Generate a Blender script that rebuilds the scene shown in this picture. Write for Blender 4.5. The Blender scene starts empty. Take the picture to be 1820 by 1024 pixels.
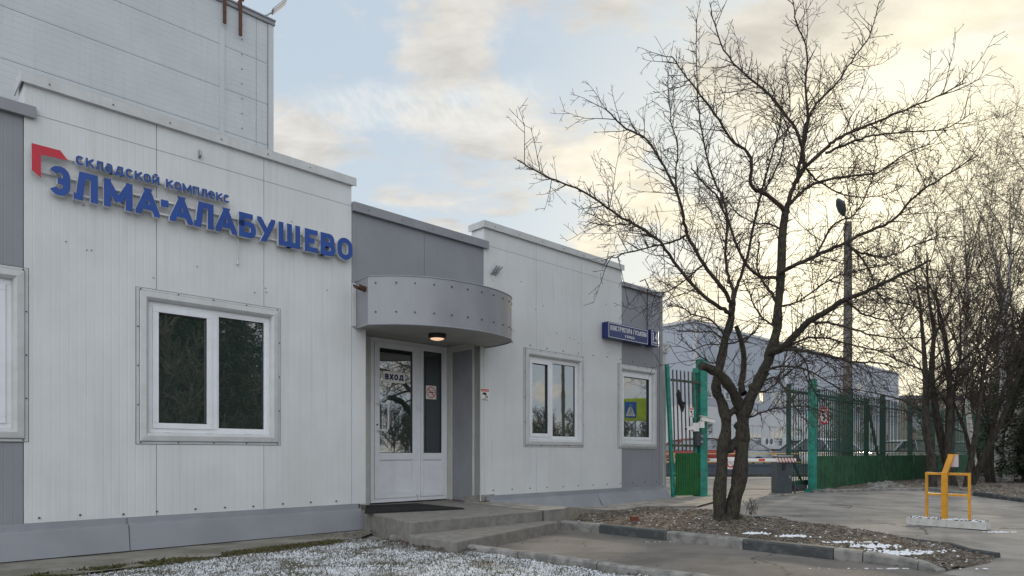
import bpy, math, random
from mathutils import Vector, Matrix, noise as mnoise
R = math.radians
sc = bpy.context.scene
col = sc.collection
rnd = random.Random(11)

# ------------------------------------------------------------------ camera, world, sun, exposure
F = 1200.0; HC = 1.06; HOR = 805.0; CX = 910.0
cd = bpy.data.cameras.new("camera"); cam = bpy.data.objects.new("camera", cd); col.objects.link(cam)
cam.location = (0, 0, HC); cam.rotation_euler = (R(90), 0, 0)
cd.sensor_width = 36; cd.lens = F/1820*36; cd.shift_y = (HOR-512)/1820; cd.clip_start = .05; cd.clip_end = 3000
sc.camera = cam
SUN_AZ, SUN_EL = R(31.5), R(11)
SUN = Vector((math.sin(SUN_AZ)*math.cos(SUN_EL), math.cos(SUN_AZ)*math.cos(SUN_EL), math.sin(SUN_EL)))
sd = bpy.data.lights.new("sun", 'SUN'); sd.energy = 1.5; sd.angle = R(4); sd.color = (1, .83, .6)
so = bpy.data.objects.new("sun", sd); col.objects.link(so); so.rotation_euler = SUN.to_track_quat('Z', 'Y').to_euler()
sc.view_settings.view_transform = 'Standard'; sc.view_settings.look = 'None'; sc.view_settings.gamma = 1
sc.view_settings.exposure = 0.70

def nd(t, ty, **kw):
    n = t.nodes.new(ty)
    for k, v in kw.items(): setattr(n, k, v)
    return n
def setin(t, n, i, v):
    if isinstance(v, bpy.types.NodeSocket): t.links.new(v, n.inputs[i])
    else: n.inputs[i].default_value = v
def math_(t, op, a, b=None, c=None, clamp=False):
    n = nd(t, 'ShaderNodeMath', operation=op); n.use_clamp = clamp
    for i, v in enumerate((a, b, c)):
        if v is not None: setin(t, n, i, v)
    return n.outputs[0]
def mixc(t, f, a, b, mode='MIX'):
    n = nd(t, 'ShaderNodeMix', data_type='RGBA', blend_type=mode)
    setin(t, n, 0, f)
    for i, v in ((6, a), (7, b)):
        if isinstance(v, (tuple, list)) and len(v) == 3: v = (*v, 1)
        setin(t, n, i, v)
    return n.outputs[2]
def noise_(t, vec, scale, detail=4, rough=.55, dist=0):
    n = nd(t, 'ShaderNodeTexNoise'); setin(t, n, 'Vector', vec); n.inputs['Scale'].default_value = scale
    n.inputs['Detail'].default_value = detail; n.inputs['Roughness'].default_value = rough; n.inputs['Distortion'].default_value = dist
    return n.outputs[0]
def mapr(t, v, a, b, c=0, d=1, smooth=False):
    n = nd(t, 'ShaderNodeMapRange'); n.interpolation_type = 'SMOOTHSTEP' if smooth else 'LINEAR'
    for i, x in enumerate((v, a, b, c, d)): setin(t, n, i, x)
    return n.outputs[0]
def scalev(t, v, s, off=(0, 0, 0)):
    n = nd(t, 'ShaderNodeMapping'); setin(t, n, 'Vector', v); n.inputs['Scale'].default_value = s; n.inputs['Location'].default_value = off
    return n.outputs[0]

def nd_comb(tr, g):
    n = nd(tr, 'ShaderNodeCombineColor')
    for i in range(3): tr.links.new(g, n.inputs[i])
    return n.outputs[0]
w = bpy.data.worlds.new("World"); sc.world = w; w.use_nodes = True
t = w.node_tree; t.nodes.clear()
out = nd(t, 'ShaderNodeOutputWorld'); bg = nd(t, 'ShaderNodeBackground'); bg.inputs[1].default_value = .1
t.links.new(bg.outputs[0], out.inputs[0])
sky = nd(t, 'ShaderNodeTexSky'); sky.sky_type = 'NISHITA'; sky.sun_disc = False
sky.sun_elevation = SUN_EL; sky.sun_rotation = SUN_AZ; sky.dust_density = 1.5
tc = nd(t, 'ShaderNodeTexCoord'); dv = tc.outputs['Generated']
sp = nd(t, 'ShaderNodeSeparateXYZ'); t.links.new(dv, sp.inputs[0])
den = math_(t, 'ADD', math_(t, 'MAXIMUM', sp.outputs[2], 0), .22)
cb = nd(t, 'ShaderNodeCombineXYZ')
t.links.new(math_(t, 'DIVIDE', sp.outputs[0], den), cb.inputs[0]); t.links.new(math_(t, 'DIVIDE', sp.outputs[1], den), cb.inputs[1])
cp = cb.outputs[0]
dot = nd(t, 'ShaderNodeVectorMath', operation='DOT_PRODUCT'); t.links.new(dv, dot.inputs[0]); dot.inputs[1].default_value = SUN
sunf = mapr(t, dot.outputs['Value'], .80, 1.0, 0, 1, True)
n1 = noise_(t, scalev(t, cp, (1, 1.25, 1), (3.1, 7.7, 0)), 3.1, 8, .56, .2)
n2 = noise_(t, scalev(t, cp, (1, 1, 1), (9, 2, 0)), 1.1, 3, .5)
n3 = noise_(t, scalev(t, cp, (1, 3.2, 1), (0, 0, 4)), 9, 3, .6, 1.0)
nn = math_(t, 'ADD', math_(t, 'ADD', n1, math_(t, 'MULTIPLY', math_(t, 'SUBTRACT', n2, .5), .5)), math_(t, 'MULTIPLY', math_(t, 'SUBTRACT', n3, .5), .10))
nn = math_(t, 'ADD', nn, math_(t, 'MULTIPLY', sunf, .09))
cm = mapr(t, nn, .475, .62, 0, 1, True)
blue = mixc(t, .12, (3.6, 4.2, 4.8), sky.outputs[0])
blue = mixc(t, mapr(t, sp.outputs[2], .05, .5, .55, 0), blue, (4.7, 5.2, 5.4))
cshade = mapr(t, n2, .42, .62, 0, 1, True)
cw = mixc(t, cshade, (6.2, 5.8, 5.1), (4.7, 4.6, 4.4))
cs = mixc(t, cshade, (7.2, 6.5, 4.9), (5.0, 4.7, 4.0))
cl = mixc(t, sunf, cw, cs)
n5 = mapr(t, noise_(t, scalev(t, cp, (1, 1.6, 1), (1, 5, 2)), 7, 6, .6, .3), .35, .7, .82, 1.1)
cl = mixc(t, 1.0, cl, nd_comb(t, n5), 'MULTIPLY')
blue = mixc(t, math_(t, 'MULTIPLY', sunf, .6), blue, (6.6, 6.3, 5.2))
skyc = mixc(t, cm, blue, cl)
back = mapr(t, dot.outputs['Value'], .3, -.6, 0, 1, True)       # unseen sky away from the sun, brightened to light the facade
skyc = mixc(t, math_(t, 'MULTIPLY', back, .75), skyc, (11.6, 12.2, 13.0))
# rippled high cloud streak
az = math_(t, 'DIVIDE', sp.outputs[0], math_(t, 'MAXIMUM', sp.outputs[1], .05)); el = math_(t, 'DIVIDE', sp.outputs[2], math_(t, 'MAXIMUM', sp.outputs[1], .05))
dz_ = math_(t, 'SUBTRACT', el, math_(t, 'ADD', math_(t, 'MULTIPLY', az, .06), .518))
dz_ = math_(t, 'ADD', dz_, math_(t, 'MULTIPLY', math_(t, 'SUBTRACT', n1, .5), .10))
band = mapr(t, math_(t, 'ABSOLUTE', dz_), .012, .045, 1, 0, True)
ends = math_(t, 'MULTIPLY', mapr(t, az, -.36, -.22, 0, 1, True), mapr(t, az, -.02, .08, 1, 0, True))
cb2 = nd(t, 'ShaderNodeCombineXYZ'); t.links.new(math_(t, 'ADD', math_(t, 'MULTIPLY', az, 46), math_(t, 'MULTIPLY', el, 26)), cb2.inputs[0]); t.links.new(math_(t, 'MULTIPLY', el, 30), cb2.inputs[1])
rip = mapr(t, noise_(t, cb2.outputs[0], 1.6, 4, .6, .4), .3, .65, .35, 1)
skyc = mixc(t, math_(t, 'MULTIPLY', math_(t, 'MULTIPLY', math_(t, 'MULTIPLY', band, ends), rip), .6), skyc, (5.7, 5.75, 5.5))
glow = mapr(t, dot.outputs['Value'], .94, 1.0, 0, .85, True)
skyc = mixc(t, glow, skyc, (9.5, 8.6, 6.2))
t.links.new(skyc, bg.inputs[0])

# ------------------------------------------------------------------ materials
M = {}
def mat(name, c, rough=.7, metal=0, var=.12, vs=3.0, bump=0, bs=40, c2=None, th=(.4, .6), stretch=(1, 1, 1), spec=.5, ribs=None, extra=None):
    m = bpy.data.materials.new(name); m.use_nodes = True; tr = m.node_tree; b = tr.nodes['Principled BSDF']
    b.inputs['Roughness'].default_value = rough; b.inputs['Metallic'].default_value = metal
    b.inputs['Specular IOR Level'].default_value = spec
    o = nd(tr, 'ShaderNodeTexCoord').outputs['Object']
    v = scalev(tr, o, stretch)
    f = mapr(tr, noise_(tr, v, vs, 5, .6), th[0], th[1], 0, 1)
    a = tuple(x*(1-var) for x in c); d = c2 or tuple(min(1, x*(1+var)) for x in c)
    cc = mixc(tr, f, a, d)
    if extra: cc = extra(tr, o, cc)
    tr.links.new(cc, b.inputs['Base Color'])
    h = None
    if bump: h = math_(tr, 'MULTIPLY', noise_(tr, v, bs, 4, .65), bump)
    if ribs:
        ax, sp_, dp = ribs
        s = nd(tr, 'ShaderNodeSeparateXYZ'); tr.links.new(o, s.inputs[0])
        fr = math_(tr, 'FRACT', math_(tr, 'DIVIDE', s.outputs[ax], sp_))
        rb = math_(tr, 'MULTIPLY', mapr(tr, math_(tr, 'ABSOLUTE', math_(tr, 'SUBTRACT', fr, .5)), .0, .10, 0, 1, True), dp)
        h = rb if h is None else math_(tr, 'ADD', h, rb)
    if h is not None:
        bp = nd(tr, 'ShaderNodeBump'); bp.inputs['Strength'].default_value = 1; bp.inputs['Distance'].default_value = 1
        tr.links.new(h, bp.inputs['Height']); tr.links.new(bp.outputs[0], b.inputs['Normal'])
    M[name] = m; return m
def streaks(amount, tint):
    def f(tr, o, c):
        n = mapr(tr, noise_(tr, scalev(tr, o, (7, 7, .35)), 1.6, 5, .6), .5, .78, 0, amount)
        n2 = mapr(tr, noise_(tr, o, .9, 5, .6), .45, .75, 0, amount*.7)
        return mixc(tr, math_(tr, 'MAXIMUM', n, n2), c, tint)
    return f
mat('white_panel', (.625, .632, .635), .5, var=.03, vs=1.5, bump=.0006, bs=9, ribs=(0, .075, .0011), extra=streaks(.42, (.45, .45, .415)))
mat('grey_panel', (.245, .25, .275), .5, var=.04, vs=1.5, bump=.0005, bs=9, ribs=(0, .075, .0011), extra=streaks(.3, (.2, .19, .18)))
mat('grey_smooth', (.25, .255, .275), .42, var=.06, vs=2.5, bump=.0022, bs=3, extra=streaks(.3, (.19, .18, .17)))
mat('canopy_metal', (.235, .24, .26), .33, var=.05, vs=2.5, bump=.0018, bs=3, spec=.8, extra=streaks(.3, (.19, .18, .17)))
mat('soffit', (.32, .31, .29), .6, var=.1, vs=2, bump=.001, bs=6)
mat('skirt_metal', (.25, .26, .285), .4, var=.07, vs=2, bump=.003, bs=3.5, extra=streaks(.3, (.24, .23, .21)))
mat('trim_white', (.53, .535, .535), .42, var=.05, vs=6, bump=.0008, bs=9, extra=streaks(.5, (.38, .37, .34)))
mat('jamb', (.55, .54, .50), .55, var=.06, vs=4)
mat('pvc', (.74, .75, .78), .3, var=.03, vs=5, extra=streaks(.25, (.55, .53, .5)))
mat('joint', (.05, .05, .05), .8)
mat('screw', (.06, .055, .055), .5)
mat('rust', (.10, .045, .028), .85, var=.4, vs=30, bump=.002, bs=60)
mat('dark_interior', (.02, .022, .022), .9)
mat('tower_panel', (.50, .53, .55), .5, var=.04, vs=.6, bump=.0008, bs=6, ribs=(2, .149, .0035), extra=streaks(.35, (.36, .37, .37)))
mat('letter_blue', (.008, .055, .27), .35, var=.08)
mat('letter_side', (.60, .60, .60), .4, var=.05)
mat('logo_red', (.52, .014, .035), .35, var=.08)
mat('sign_blue', (.010, .022, .12), .3, var=.06)
mat('sign_white', (.8, .8, .78), .4, var=.02)
mat('black', (.015, .015, .016), .5)
mat('rubber', (.018, .018, .018), .9, bump=.003, bs=60)
mat('navy', (.012, .012, .10), .5)
mat('red_paint', (.55, .02, .02), .4, var=.1)
mat('sticker', (.75, .73, .70), .5, var=.04)
mat('green_frame', (.02, .22, .165), .5, var=.25, vs=7, bump=.001, bs=20, extra=streaks(.4, (.03, .11, .08)))
mat('green_sheet', (.014, .125, .032), .5, var=.15, vs=5, extra=streaks(.5, (.05, .09, .04)))
mat('dark_green_sheet', (.012, .075, .032), .55, var=.3, vs=4, extra=streaks(.5, (.04, .06, .035)))
mat('dark_green_bar', (.018, .06, .042), .6, var=.3, vs=10)
mat('bar_old', (.06, .065, .045), .7, var=.4, vs=20)
mat('concrete', (.30, .275, .24), .9, var=.25, vs=5, bump=.004, bs=30)
mat('apron', (.17, .155, .125), .92, c2=(.25, .235, .205), vs=2.2, bump=.006, bs=35, extra=streaks(.5, (.12, .115, .07)))
mat('concrete_step', (.20, .188, .17), .9, var=.14, vs=9, bump=.004, bs=28, extra=streaks(.22, (.12, .11, .10)))
mat('kerb_pale', (.27, .26, .24), .9, c2=(.12, .12, .115), vs=9, th=(.42, .66), bump=.006, bs=26)
mat('kerb_dark', (.055, .062, .064), .8, c2=(.14, .14, .135), vs=7, th=(.5, .78), bump=.006, bs=26)
mat('kerb_grey', (.16, .155, .145), .9, c2=(.26, .25, .235), vs=8, bump=.005, bs=26)
def snowdust(lo, hi, sc_=60, tint=(.72, .74, .78)):
    def f(tr, o, c):
        a = noise_(tr, o, sc_, 3, .7); b_ = noise_(tr, o, 2.3, 5, .6)
        k = math_(tr, 'ADD', a, math_(tr, 'MULTIPLY', math_(tr, 'SUBTRACT', b_, .5), .75))
        return mixc(tr, mapr(tr, k, lo, hi, 0, 1), c, tint)
    return f
def asph(tr, o, c, base2=(.37, .335, .30), dark=(.16, .148, .135)):
    p = mapr(tr, noise_(tr, scalev(tr, o, (1, 1, 1), (3, 1, 0)), .55, 6, .62, .6), .47, .57, 0, 1, True)
    c = mixc(tr, math_(tr, 'MULTIPLY', p, .5), c, base2)
    q = mapr(tr, noise_(tr, scalev(tr, o, (.35, 2.2, 1)), 1.4, 5, .6), .5, .7, 0, .5, True)
    c = mixc(tr, q, c, dark)
    vo = nd(tr, 'ShaderNodeTexVoronoi', feature='DISTANCE_TO_EDGE'); vo.inputs['Scale'].default_value = .33
    nn_ = nd(tr, 'ShaderNodeTexNoise'); nn_.inputs['Scale'].default_value = 1.6; nn_.inputs['Detail'].default_value = 6; tr.links.new(o, nn_.inputs['Vector'])
    tr.links.new(mixc(tr, .55, o, nn_.outputs['Color'], 'LINEAR_LIGHT'), vo.inputs['Vector'])
    k = math_(tr, 'MULTIPLY', mapr(tr, vo.outputs['Distance'], .0, .011, 1, 0), mapr(tr, noise_(tr, o, .5, 3, .5), .42, .55, .15, .9))
    c = mixc(tr, k, c, (.045, .042, .04))
    g = mapr(tr, noise_(tr, o, 70, 6, .8), .35, .68, .68, 1.32)
    return mixc(tr, 1.0, c, nd_comb(tr, g), 'MULTIPLY')
mat('asphalt', (.24, .225, .205), .92, var=.22, vs=1.3, bump=.004, bs=110, extra=asph)
mat('path_asphalt', (.15, .135, .12), .92, var=.15, vs=2, bump=.004, bs=110, extra=lambda a, b, c: asph(a, b, c, (.22, .2, .18), (.10, .09, .083)))
mat('road_painted_sun', (.42, .37, .32), .85, var=.15, vs=.8)  # road tone with sunlight put into its pale warm colour
mat('lawn', (.07, .062, .035), .95, c2=(.14, .115, .075), vs=5, bump=.02, bs=30, extra=snowdust(.43, .53, 95))
mat('bed', (.11, .09, .07), .95, c2=(.21, .17, .13), vs=12, bump=.02, bs=45, extra=snowdust(.66, .74, 60, (.55, .55, .55)))
mat('bed_far', (.12, .10, .08), .95, c2=(.21, .175, .14), vs=4, bump=.02, bs=20, extra=snowdust(.66, .72, 12, (.6, .6, .6)))
mat('moss', (.075, .08, .02), .95, c2=(.14, .12, .06), vs=14, bump=.02, bs=60)
mat('snow', (.78, .80, .84), .8, var=.05, vs=20, bump=.01, bs=60)
mat('ground_far', (.14, .13, .11), .95, var=.3, vs=.2)
mat('blade', (.12, .10, .055), .9, c2=(.05, .052, .022), vs=40)
mat('leaf', (.13, .09, .065), .9, c2=(.06, .045, .035), vs=30)
mat('leaf_pale', (.27, .235, .19), .9, c2=(.15, .125, .10), vs=30)
mat('bark', (.06, .05, .038), .95, c2=(.022, .018, .014), vs=16, stretch=(1, 1, .35), bump=.03, bs=22)
def moss_ex(tr, o, c):
    return mixc(tr, mapr(tr, noise_(tr, o, 5, 4, .6), .52, .68, 0, .5), c, (.085, .085, .035))
mat('bark_moss', (.062, .053, .04), .95, c2=(.018, .015, .012), vs=48, stretch=(1, 1, .3), bump=.035, bs=24, extra=moss_ex)
mat('twig', (.042, .031, .024), .9, var=.3, vs=5)
mat('twig_pale', (.13, .105, .08), .9, var=.3, vs=5)
mat('birch_bark', (.62, .60, .56), .8, c2=(.05, .045, .04), vs=5, th=(.53, .60), stretch=(1, 1, 3.5), bump=.01, bs=12)
mat('needles', (.018, .032, .014), .9, c2=(.04, .06, .025), vs=3)
mat('ware_upper', (.33, .36, .42), .55, var=.03, vs=.3, ribs=(0, .3, .02))
mat('ware_lower', (.50, .51, .53), .6, var=.04, vs=.3)
mat('ware_base', (.34, .37, .42), .6, var=.04, vs=.5)
mat('beige_wall', (.36, .31, .26), .8, var=.08, vs=.3)
mat('roof_dark', (.12, .12, .13), .7)
mat('dark_wall', (.06, .07, .085), .85, var=.15, vs=1.2)
mat('yellow', (.62, .28, .012), .45, var=.12, vs=9, bump=.0008, bs=20, extra=streaks(.35, (.42, .2, .03)))
mat('yellow_rail', (.50, .36, .12), .6, var=.1)
mat('old_white', (.60, .59, .56), .85, c2=(.38, .36, .33), vs=14, th=(.5, .72), bump=.012, bs=30)
mat('cabinet', (.045, .055, .065), .45, var=.12, vs=6)
mat('pale_pink', (.55, .46, .50), .5)
mat('car_red', (.28, .03, .03), .25); mat('car_white', (.62, .64, .66), .25); mat('car_dark', (.05, .055, .065), .25); mat('car_silver', (.3, .32, .34), .28, .5)
mat('tyre', (.02, .02, .02), .9); mat('rim', (.35, .35, .36), .35, .8)
mat('ac_white', (.55, .55, .55), .5)
mat('pole', (.20, .18, .155), .9, c2=(.11, .10, .09), vs=6, bump=.006, bs=25)
mat('galv', (.35, .36, .37), .4, .6, var=.15, vs=20)
mat('brick', (.16, .05, .03), .9, bump=.005, bs=50)
mat('signal_yellow', (.50, .62, .02), .5); mat('road_sign_blue', (.01, .10, .42), .4)
mat('fescue', (.03, .07, .02), .9)
def glass(name, base, refl, bump=.0):
    m = bpy.data.materials.new(name); m.use_nodes = True; tr = m.node_tree; tr.nodes.clear()
    o = nd(tr, 'ShaderNodeOutputMaterial'); d = nd(tr, 'ShaderNodeBsdfDiffuse'); d.inputs[0].default_value = (*base, 1)
    g = nd(tr, 'ShaderNodeBsdfGlossy'); g.inputs[1].default_value = .015; g.inputs[0].default_value = (.95, .97, 1, 1)
    mx = nd(tr, 'ShaderNodeMixShader'); fr = nd(tr, 'ShaderNodeFresnel'); fr.inputs[0].default_value = 1.5
    f = math_(tr, 'ADD', math_(tr, 'MULTIPLY', fr.outputs[0], 1.2), refl, clamp=True)
    tr.links.new(f, mx.inputs[0]); tr.links.new(d.outputs[0], mx.inputs[1]); tr.links.new(g.outputs[0], mx.inputs[2]); tr.links.new(mx.outputs[0], o.inputs[0])
    if bump:
        tcn = nd(tr, 'ShaderNodeTexCoord').outputs['Object']; bp = nd(tr, 'ShaderNodeBump'); bp.inputs['Distance'].default_value = 1
        tr.links.new(math_(tr, 'MULTIPLY', noise_(tr, tcn, 2.2, 2, .5), bump), bp.inputs['Height']); tr.links.new(bp.outputs[0], g.inputs['Normal'])
    M[name] = m
glass('glass', (.028, .042, .037), .28, .0004); glass('glass_far', (.035, .045, .05), .25); glass('car_glass', (.015, .018, .02), .15); glass('glass_side', (.02, .028, .026), .10, .003)
def emis(name, c, s):
    m = bpy.data.materials.new(name); m.use_nodes = True; b = m.node_tree.nodes['Principled BSDF']
    b.inputs['Base Color'].default_value = (.8, .75, .7, 1); b.inputs['Emission Color'].default_value = (*c, 1); b.inputs['Emission Strength'].default_value = s; M[name] = m
emis('lamp_lens', (1, .58, .32), .5); emis('lit_window', (1, .7, .35), .9)

# ------------------------------------------------------------------ mesh helpers
class MB:
    def __init__(s): s.v = []; s.f = []; s.m = []; s.s = []; s.mats = []
    def mi(s, m):
        if m not in s.mats: s.mats.append(m)
        return s.mats.index(m)
    def add(s, vs, fs, m=None, sm=False):
        b = len(s.v); s.v.extend(tuple(x) for x in vs); k = s.mi(m)
        for f in fs: s.f.append([b+i for i in f]); s.m.append(k); s.s.append(sm)
    def box(s, x0, x1, y0, y1, z0, z1, m=None):
        if x0 > x1: x0, x1 = x1, x0
        if y0 > y1: y0, y1 = y1, y0
        if z0 > z1: z0, z1 = z1, z0
        s.add([(x0,y0,z0),(x1,y0,z0),(x1,y1,z0),(x0,y1,z0),(x0,y0,z1),(x1,y0,z1),(x1,y1,z1),(x0,y1,z1)],
              [(0,3,2,1),(4,5,6,7),(0,1,5,4),(1,2,6,5),(2,3,7,6),(3,0,4,7)], m)
    def obox(s, a, b, wx, wz, m=None, up=(0, 0, 1)):
        a = Vector(a); b = Vector(b); d = (b-a).normalized(); up = Vector(up)
        sx = d.cross(up)
        if sx.length < 1e-3: sx = Vector((1, 0, 0))
        sx.normalize(); uz = sx.cross(d)
        vs = []
        for p in (a, b):
            for i, j in ((-1, -1), (1, -1), (1, 1), (-1, 1)): vs.append(p+sx*i*wx/2+uz*j*wz/2)
        s.add(vs, [(0,1,2,3),(7,6,5,4),(0,4,5,1),(1,5,6,2),(2,6,7,3),(3,7,4,0)], m)
    def prism(s, poly, y0, y1, m=None, mside=None):   # poly in xz, thickness along y (y0 front)
        n = len(poly)
        s.add([(x, y0, z) for x, z in poly], [list(range(n))], m)
        s.add([(x, y1, z) for x, z in poly], [list(range(n))[::-1]], mside or m)
        s.add([(x, y0, z) for x, z in poly]+[(x, y1, z) for x, z in poly], [(i, (i+1) % n, n+(i+1) % n, n+i) for i in range(n)], mside or m)
    def slab(s, poly, z0, z1, m=None):                 # poly xy
        n = len(poly)
        s.add([(x, y, z0) for x, y in poly]+[(x, y, z1) for x, y in poly], [list(range(n))[::-1], list(range(n, 2*n))]+[(i, (i+1) % n, n+(i+1) % n, n+i) for i in range(n)], m)
    def tube(s, pts, rad, n=6, m=None, sm=True, cap=False):
        pts = [Vector(p) for p in pts]; k = len(pts)
        if isinstance(rad, (int, float)): rad = [rad]*k
        vs = []; ref = Vector((.3, .5, .81))
        d0 = (pts[1]-pts[0])
        if d0.length > 1e-9 and abs(d0.normalized().dot(ref)) > .9: ref = Vector((1, 0, 0))
        for i, p in enumerate(pts):
            d = (pts[min(i+1, k-1)]-pts[max(i-1, 0)])
            if d.length < 1e-9: d = Vector((0, 0, 1))
            d.normalize(); a = d.cross(ref); a.normalize(); b = d.cross(a)
            for j in range(n):
                q = 2*math.pi*j/n; vs.append(p+(a*math.cos(q)+b*math.sin(q))*rad[i])
        fs = [(i*n+j, i*n+(j+1) % n, (i+1)*n+(j+1) % n, (i+1)*n+j) for i in range(k-1) for j in range(n)]
        s.add(vs, fs, m, sm)
        if cap: s.add(vs[:n], [list(range(n))], m); s.add(vs[-n:], [list(range(n))[::-1]], m)
    def cyl(s, c, ax, r, L, n=16, m=None, r2=None):
        c = Vector(c); ax = Vector(ax).normalized(); s.tube([c-ax*L/2, c+ax*L/2], [r, r if r2 is None else r2], n, m, True, True)
    def ring(s, x0, x1, z0, z1, wd, y0, y1, m=None):
        s.box(x0, x1, y0, y1, z1-wd, z1, m); s.box(x0, x1, y0, y1, z0, z0+wd, m)
        s.box(x0, x0+wd, y0, y1, z0+wd, z1-wd, m); s.box(x1-wd, x1, y0, y1, z0+wd, z1-wd, m)
    def shift(s, d):
        d = Vector(d); s.v = [tuple(Vector(p)-d) for p in s.v]
    def build(s, name, m=None, parent=None, bevel=0):
        me = bpy.data.meshes.new(name); me.from_pydata(s.v, [], s.f)
        for k in s.mats:
            me.materials.append(M[k] if k else (M[m] if isinstance(m, str) else m))
        me.polygons.foreach_set('material_index', s.m); me.polygons.foreach_set('use_smooth', s.s); me.update()
        o = bpy.data.objects.new(name, me); col.objects.link(o)
        if parent: o.parent = parent
        if bevel:
            b = o.modifiers.new('bevel', 'BEVEL'); b.width = bevel; b.segments = 2; b.limit_method = 'ANGLE'
        return o
def tag(o, label=None, cat=None, group=None, kind=None):
    if label: o['label'] = label
    if cat: o['category'] = cat
    if group: o['group'] = group
    if kind: o['kind'] = kind
    return o
def thing(name, label, cat, loc=(0, 0, 0), rz=0, group=None):
    o = bpy.data.objects.new(name, None); col.objects.link(o); o.location = loc; o.rotation_euler = (0, 0, rz)
    return tag(o, label, cat, group)
def copy_tree(o, parent=None):
    c = o.copy(); col.objects.link(c)
    if parent: c.parent = parent
    for ch in [x for x in bpy.data.objects if x.parent == o]: copy_tree(ch, c)
    return c

# ------------------------------------------------------------------ site geometry
def gz(y): return .0175*min(max(y-9, 0), 9)
def PZ(px, py, z=0):
    Y = (HC-z)*F/(py-HOR); return Vector(((px-CX)/F*Y, Y, z))
def G(px, py, dz=0):
    z = 0
    for _ in range(12): z = gz((HC-z-dz)*F/(py-HOR))
    Y = (HC-z-dz)*F/(py-HOR); return Vector(((px-CX)/F*Y, Y, z+dz))
def P(px, py, Y): return Vector(((px-CX)/F*Y, Y, HC+(HOR-py)/F*Y))
D = Vector((.7152, .6989)); N = Vector((.6989, -.7152)); C0 = Vector((-.527, 10.54)); ANG = math.atan2(D.y, D.x)
def fu(px, o=0):
    r = (px-CX)/F; bx = C0.x+N.x*o; by = C0.y+N.y*o
    return (r*by-bx)/(D.x-r*D.y)
def fp(px, py, o=0):
    u = fu(px, o); Y = C0.y+N.y*o+D.y*u; return u, HC+(HOR-py)/F*Y
def W(u, o=0, z=0): v = C0+D*u+N*o; return Vector((v.x, v.y, z))
def loc(p):                                  # world xy -> facade u, outward distance
    v = Vector((p[0], p[1]))-C0; return v.dot(D), v.dot(N)

# ------------------------------------------------------------------ ground, roads, kerbs
import bmesh
def sheet(poly, name, m, lift=.004, cut=None, hf=None, kind='structure', skirt=0):
    bm = bmesh.new(); f = bm.faces.new([bm.verts.new((p[0], p[1], 0)) for p in poly])
    xs = [p[0] for p in poly]; ys = [p[1] for p in poly]
    def cutp(co, no): bmesh.ops.bisect_plane(bm, geom=bm.verts[:]+bm.edges[:]+bm.faces[:], plane_co=co, plane_no=no)
    for y in (9, 18):
        if min(ys) < y < max(ys): cutp((0, y, 0), (0, 1, 0))
    if cut:
        x = min(xs)+cut
        while x < max(xs): cutp((x, 0, 0), (1, 0, 0)); x += cut
        y = min(ys)+cut
        while y < max(ys): cutp((0, y, 0), (0, 1, 0)); y += cut
    for v in bm.verts: v.co.z = gz(v.co.y)+lift+(hf(v.co.x, v.co.y) if hf else 0)
    bmesh.ops.recalc_face_normals(bm, faces=bm.faces)
    if bm.faces[:] and sum(x.normal.z for x in bm.faces) < 0: bmesh.ops.reverse_faces(bm, faces=bm.faces)
    for x in bm.faces: x.smooth = True
    me = bpy.data.meshes.new(name); bm.to_mesh(me); bm.free(); me.materials.append(M[m])
    o = bpy.data.objects.new(name, me); col.objects.link(o); tag(o, kind=kind); return o
sheet([(-900, -300), (900, -300), (900, 1500), (-900, 1500)], 'ground', 'ground_far', -.02)
sheet([(-3, -3), (60, -3), (60, 17.9), (9.5, 17.9), (8, 24.2), (-2, 24.2), (-2, 15), (-3, 6)], 'road', 'asphalt', 0)
sheet([(-4, 17), (30, 17), (40, 24.4), (-4, 24.4)], 'sunlit_yard_road', 'asphalt', .008)

def nz(x, y, s=1, a=.02): return a*mnoise.noise(Vector((x*s, y*s, 3.3)))
# lawn
k1 = [G(692, 966), G(805, 981), G(920, 998), G(1060, 1019)]
kd = (k1[3]-k1[0]).normalized(); k1e = k1[3]+kd*4.5
lawn_poly = [G(640, 962)]+k1+[k1e, Vector((-7, 1.5, 0)), G(195, 1021)+(G(195, 1021)-G(640, 962)).normalized()*3.5, G(195, 1021)]
lawn = sheet(lawn_poly, 'lawn', 'lawn', .03, .18, lambda x, y: nz(x, y, 3, .03))
# concrete apron along the wall
ap = [W(-9, .0), W(fu(645, .15), .0), W(fu(645, .15), .42), G(640, 961), G(195, 1020), G(195, 1020)+(G(195, 1021)-G(640, 962)).normalized()*3.5]
sheet(ap, 'wall_apron', 'apron', .036, .3, lambda x, y: nz(x, y, 2, .006))
mo = MB()
for i in range(6500):
    s_ = rnd.random(); a = G(600, 968).lerp(G(60, 1036), s_); p = a+Vector((rnd.gauss(0, .07), rnd.gauss(0, .07), 0))
    if mnoise.noise(Vector((p.x*2.5, p.y*2.5, 7))) < -.3: continue
    p.z = .034+rnd.random()*.012; r_ = .008+.012*rnd.random(); q = rnd.random()*6
    mo.add([p+Vector((math.cos(q)*r_, math.sin(q)*r_, 0)), p+Vector((math.cos(q+2)*r_, math.sin(q+2)*r_, 0)), p+Vector((0, 0, .012+.01*rnd.random()))], [(0, 1, 2)])
tag(mo.build('moss_strip', 'moss'), kind='stuff')

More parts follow.
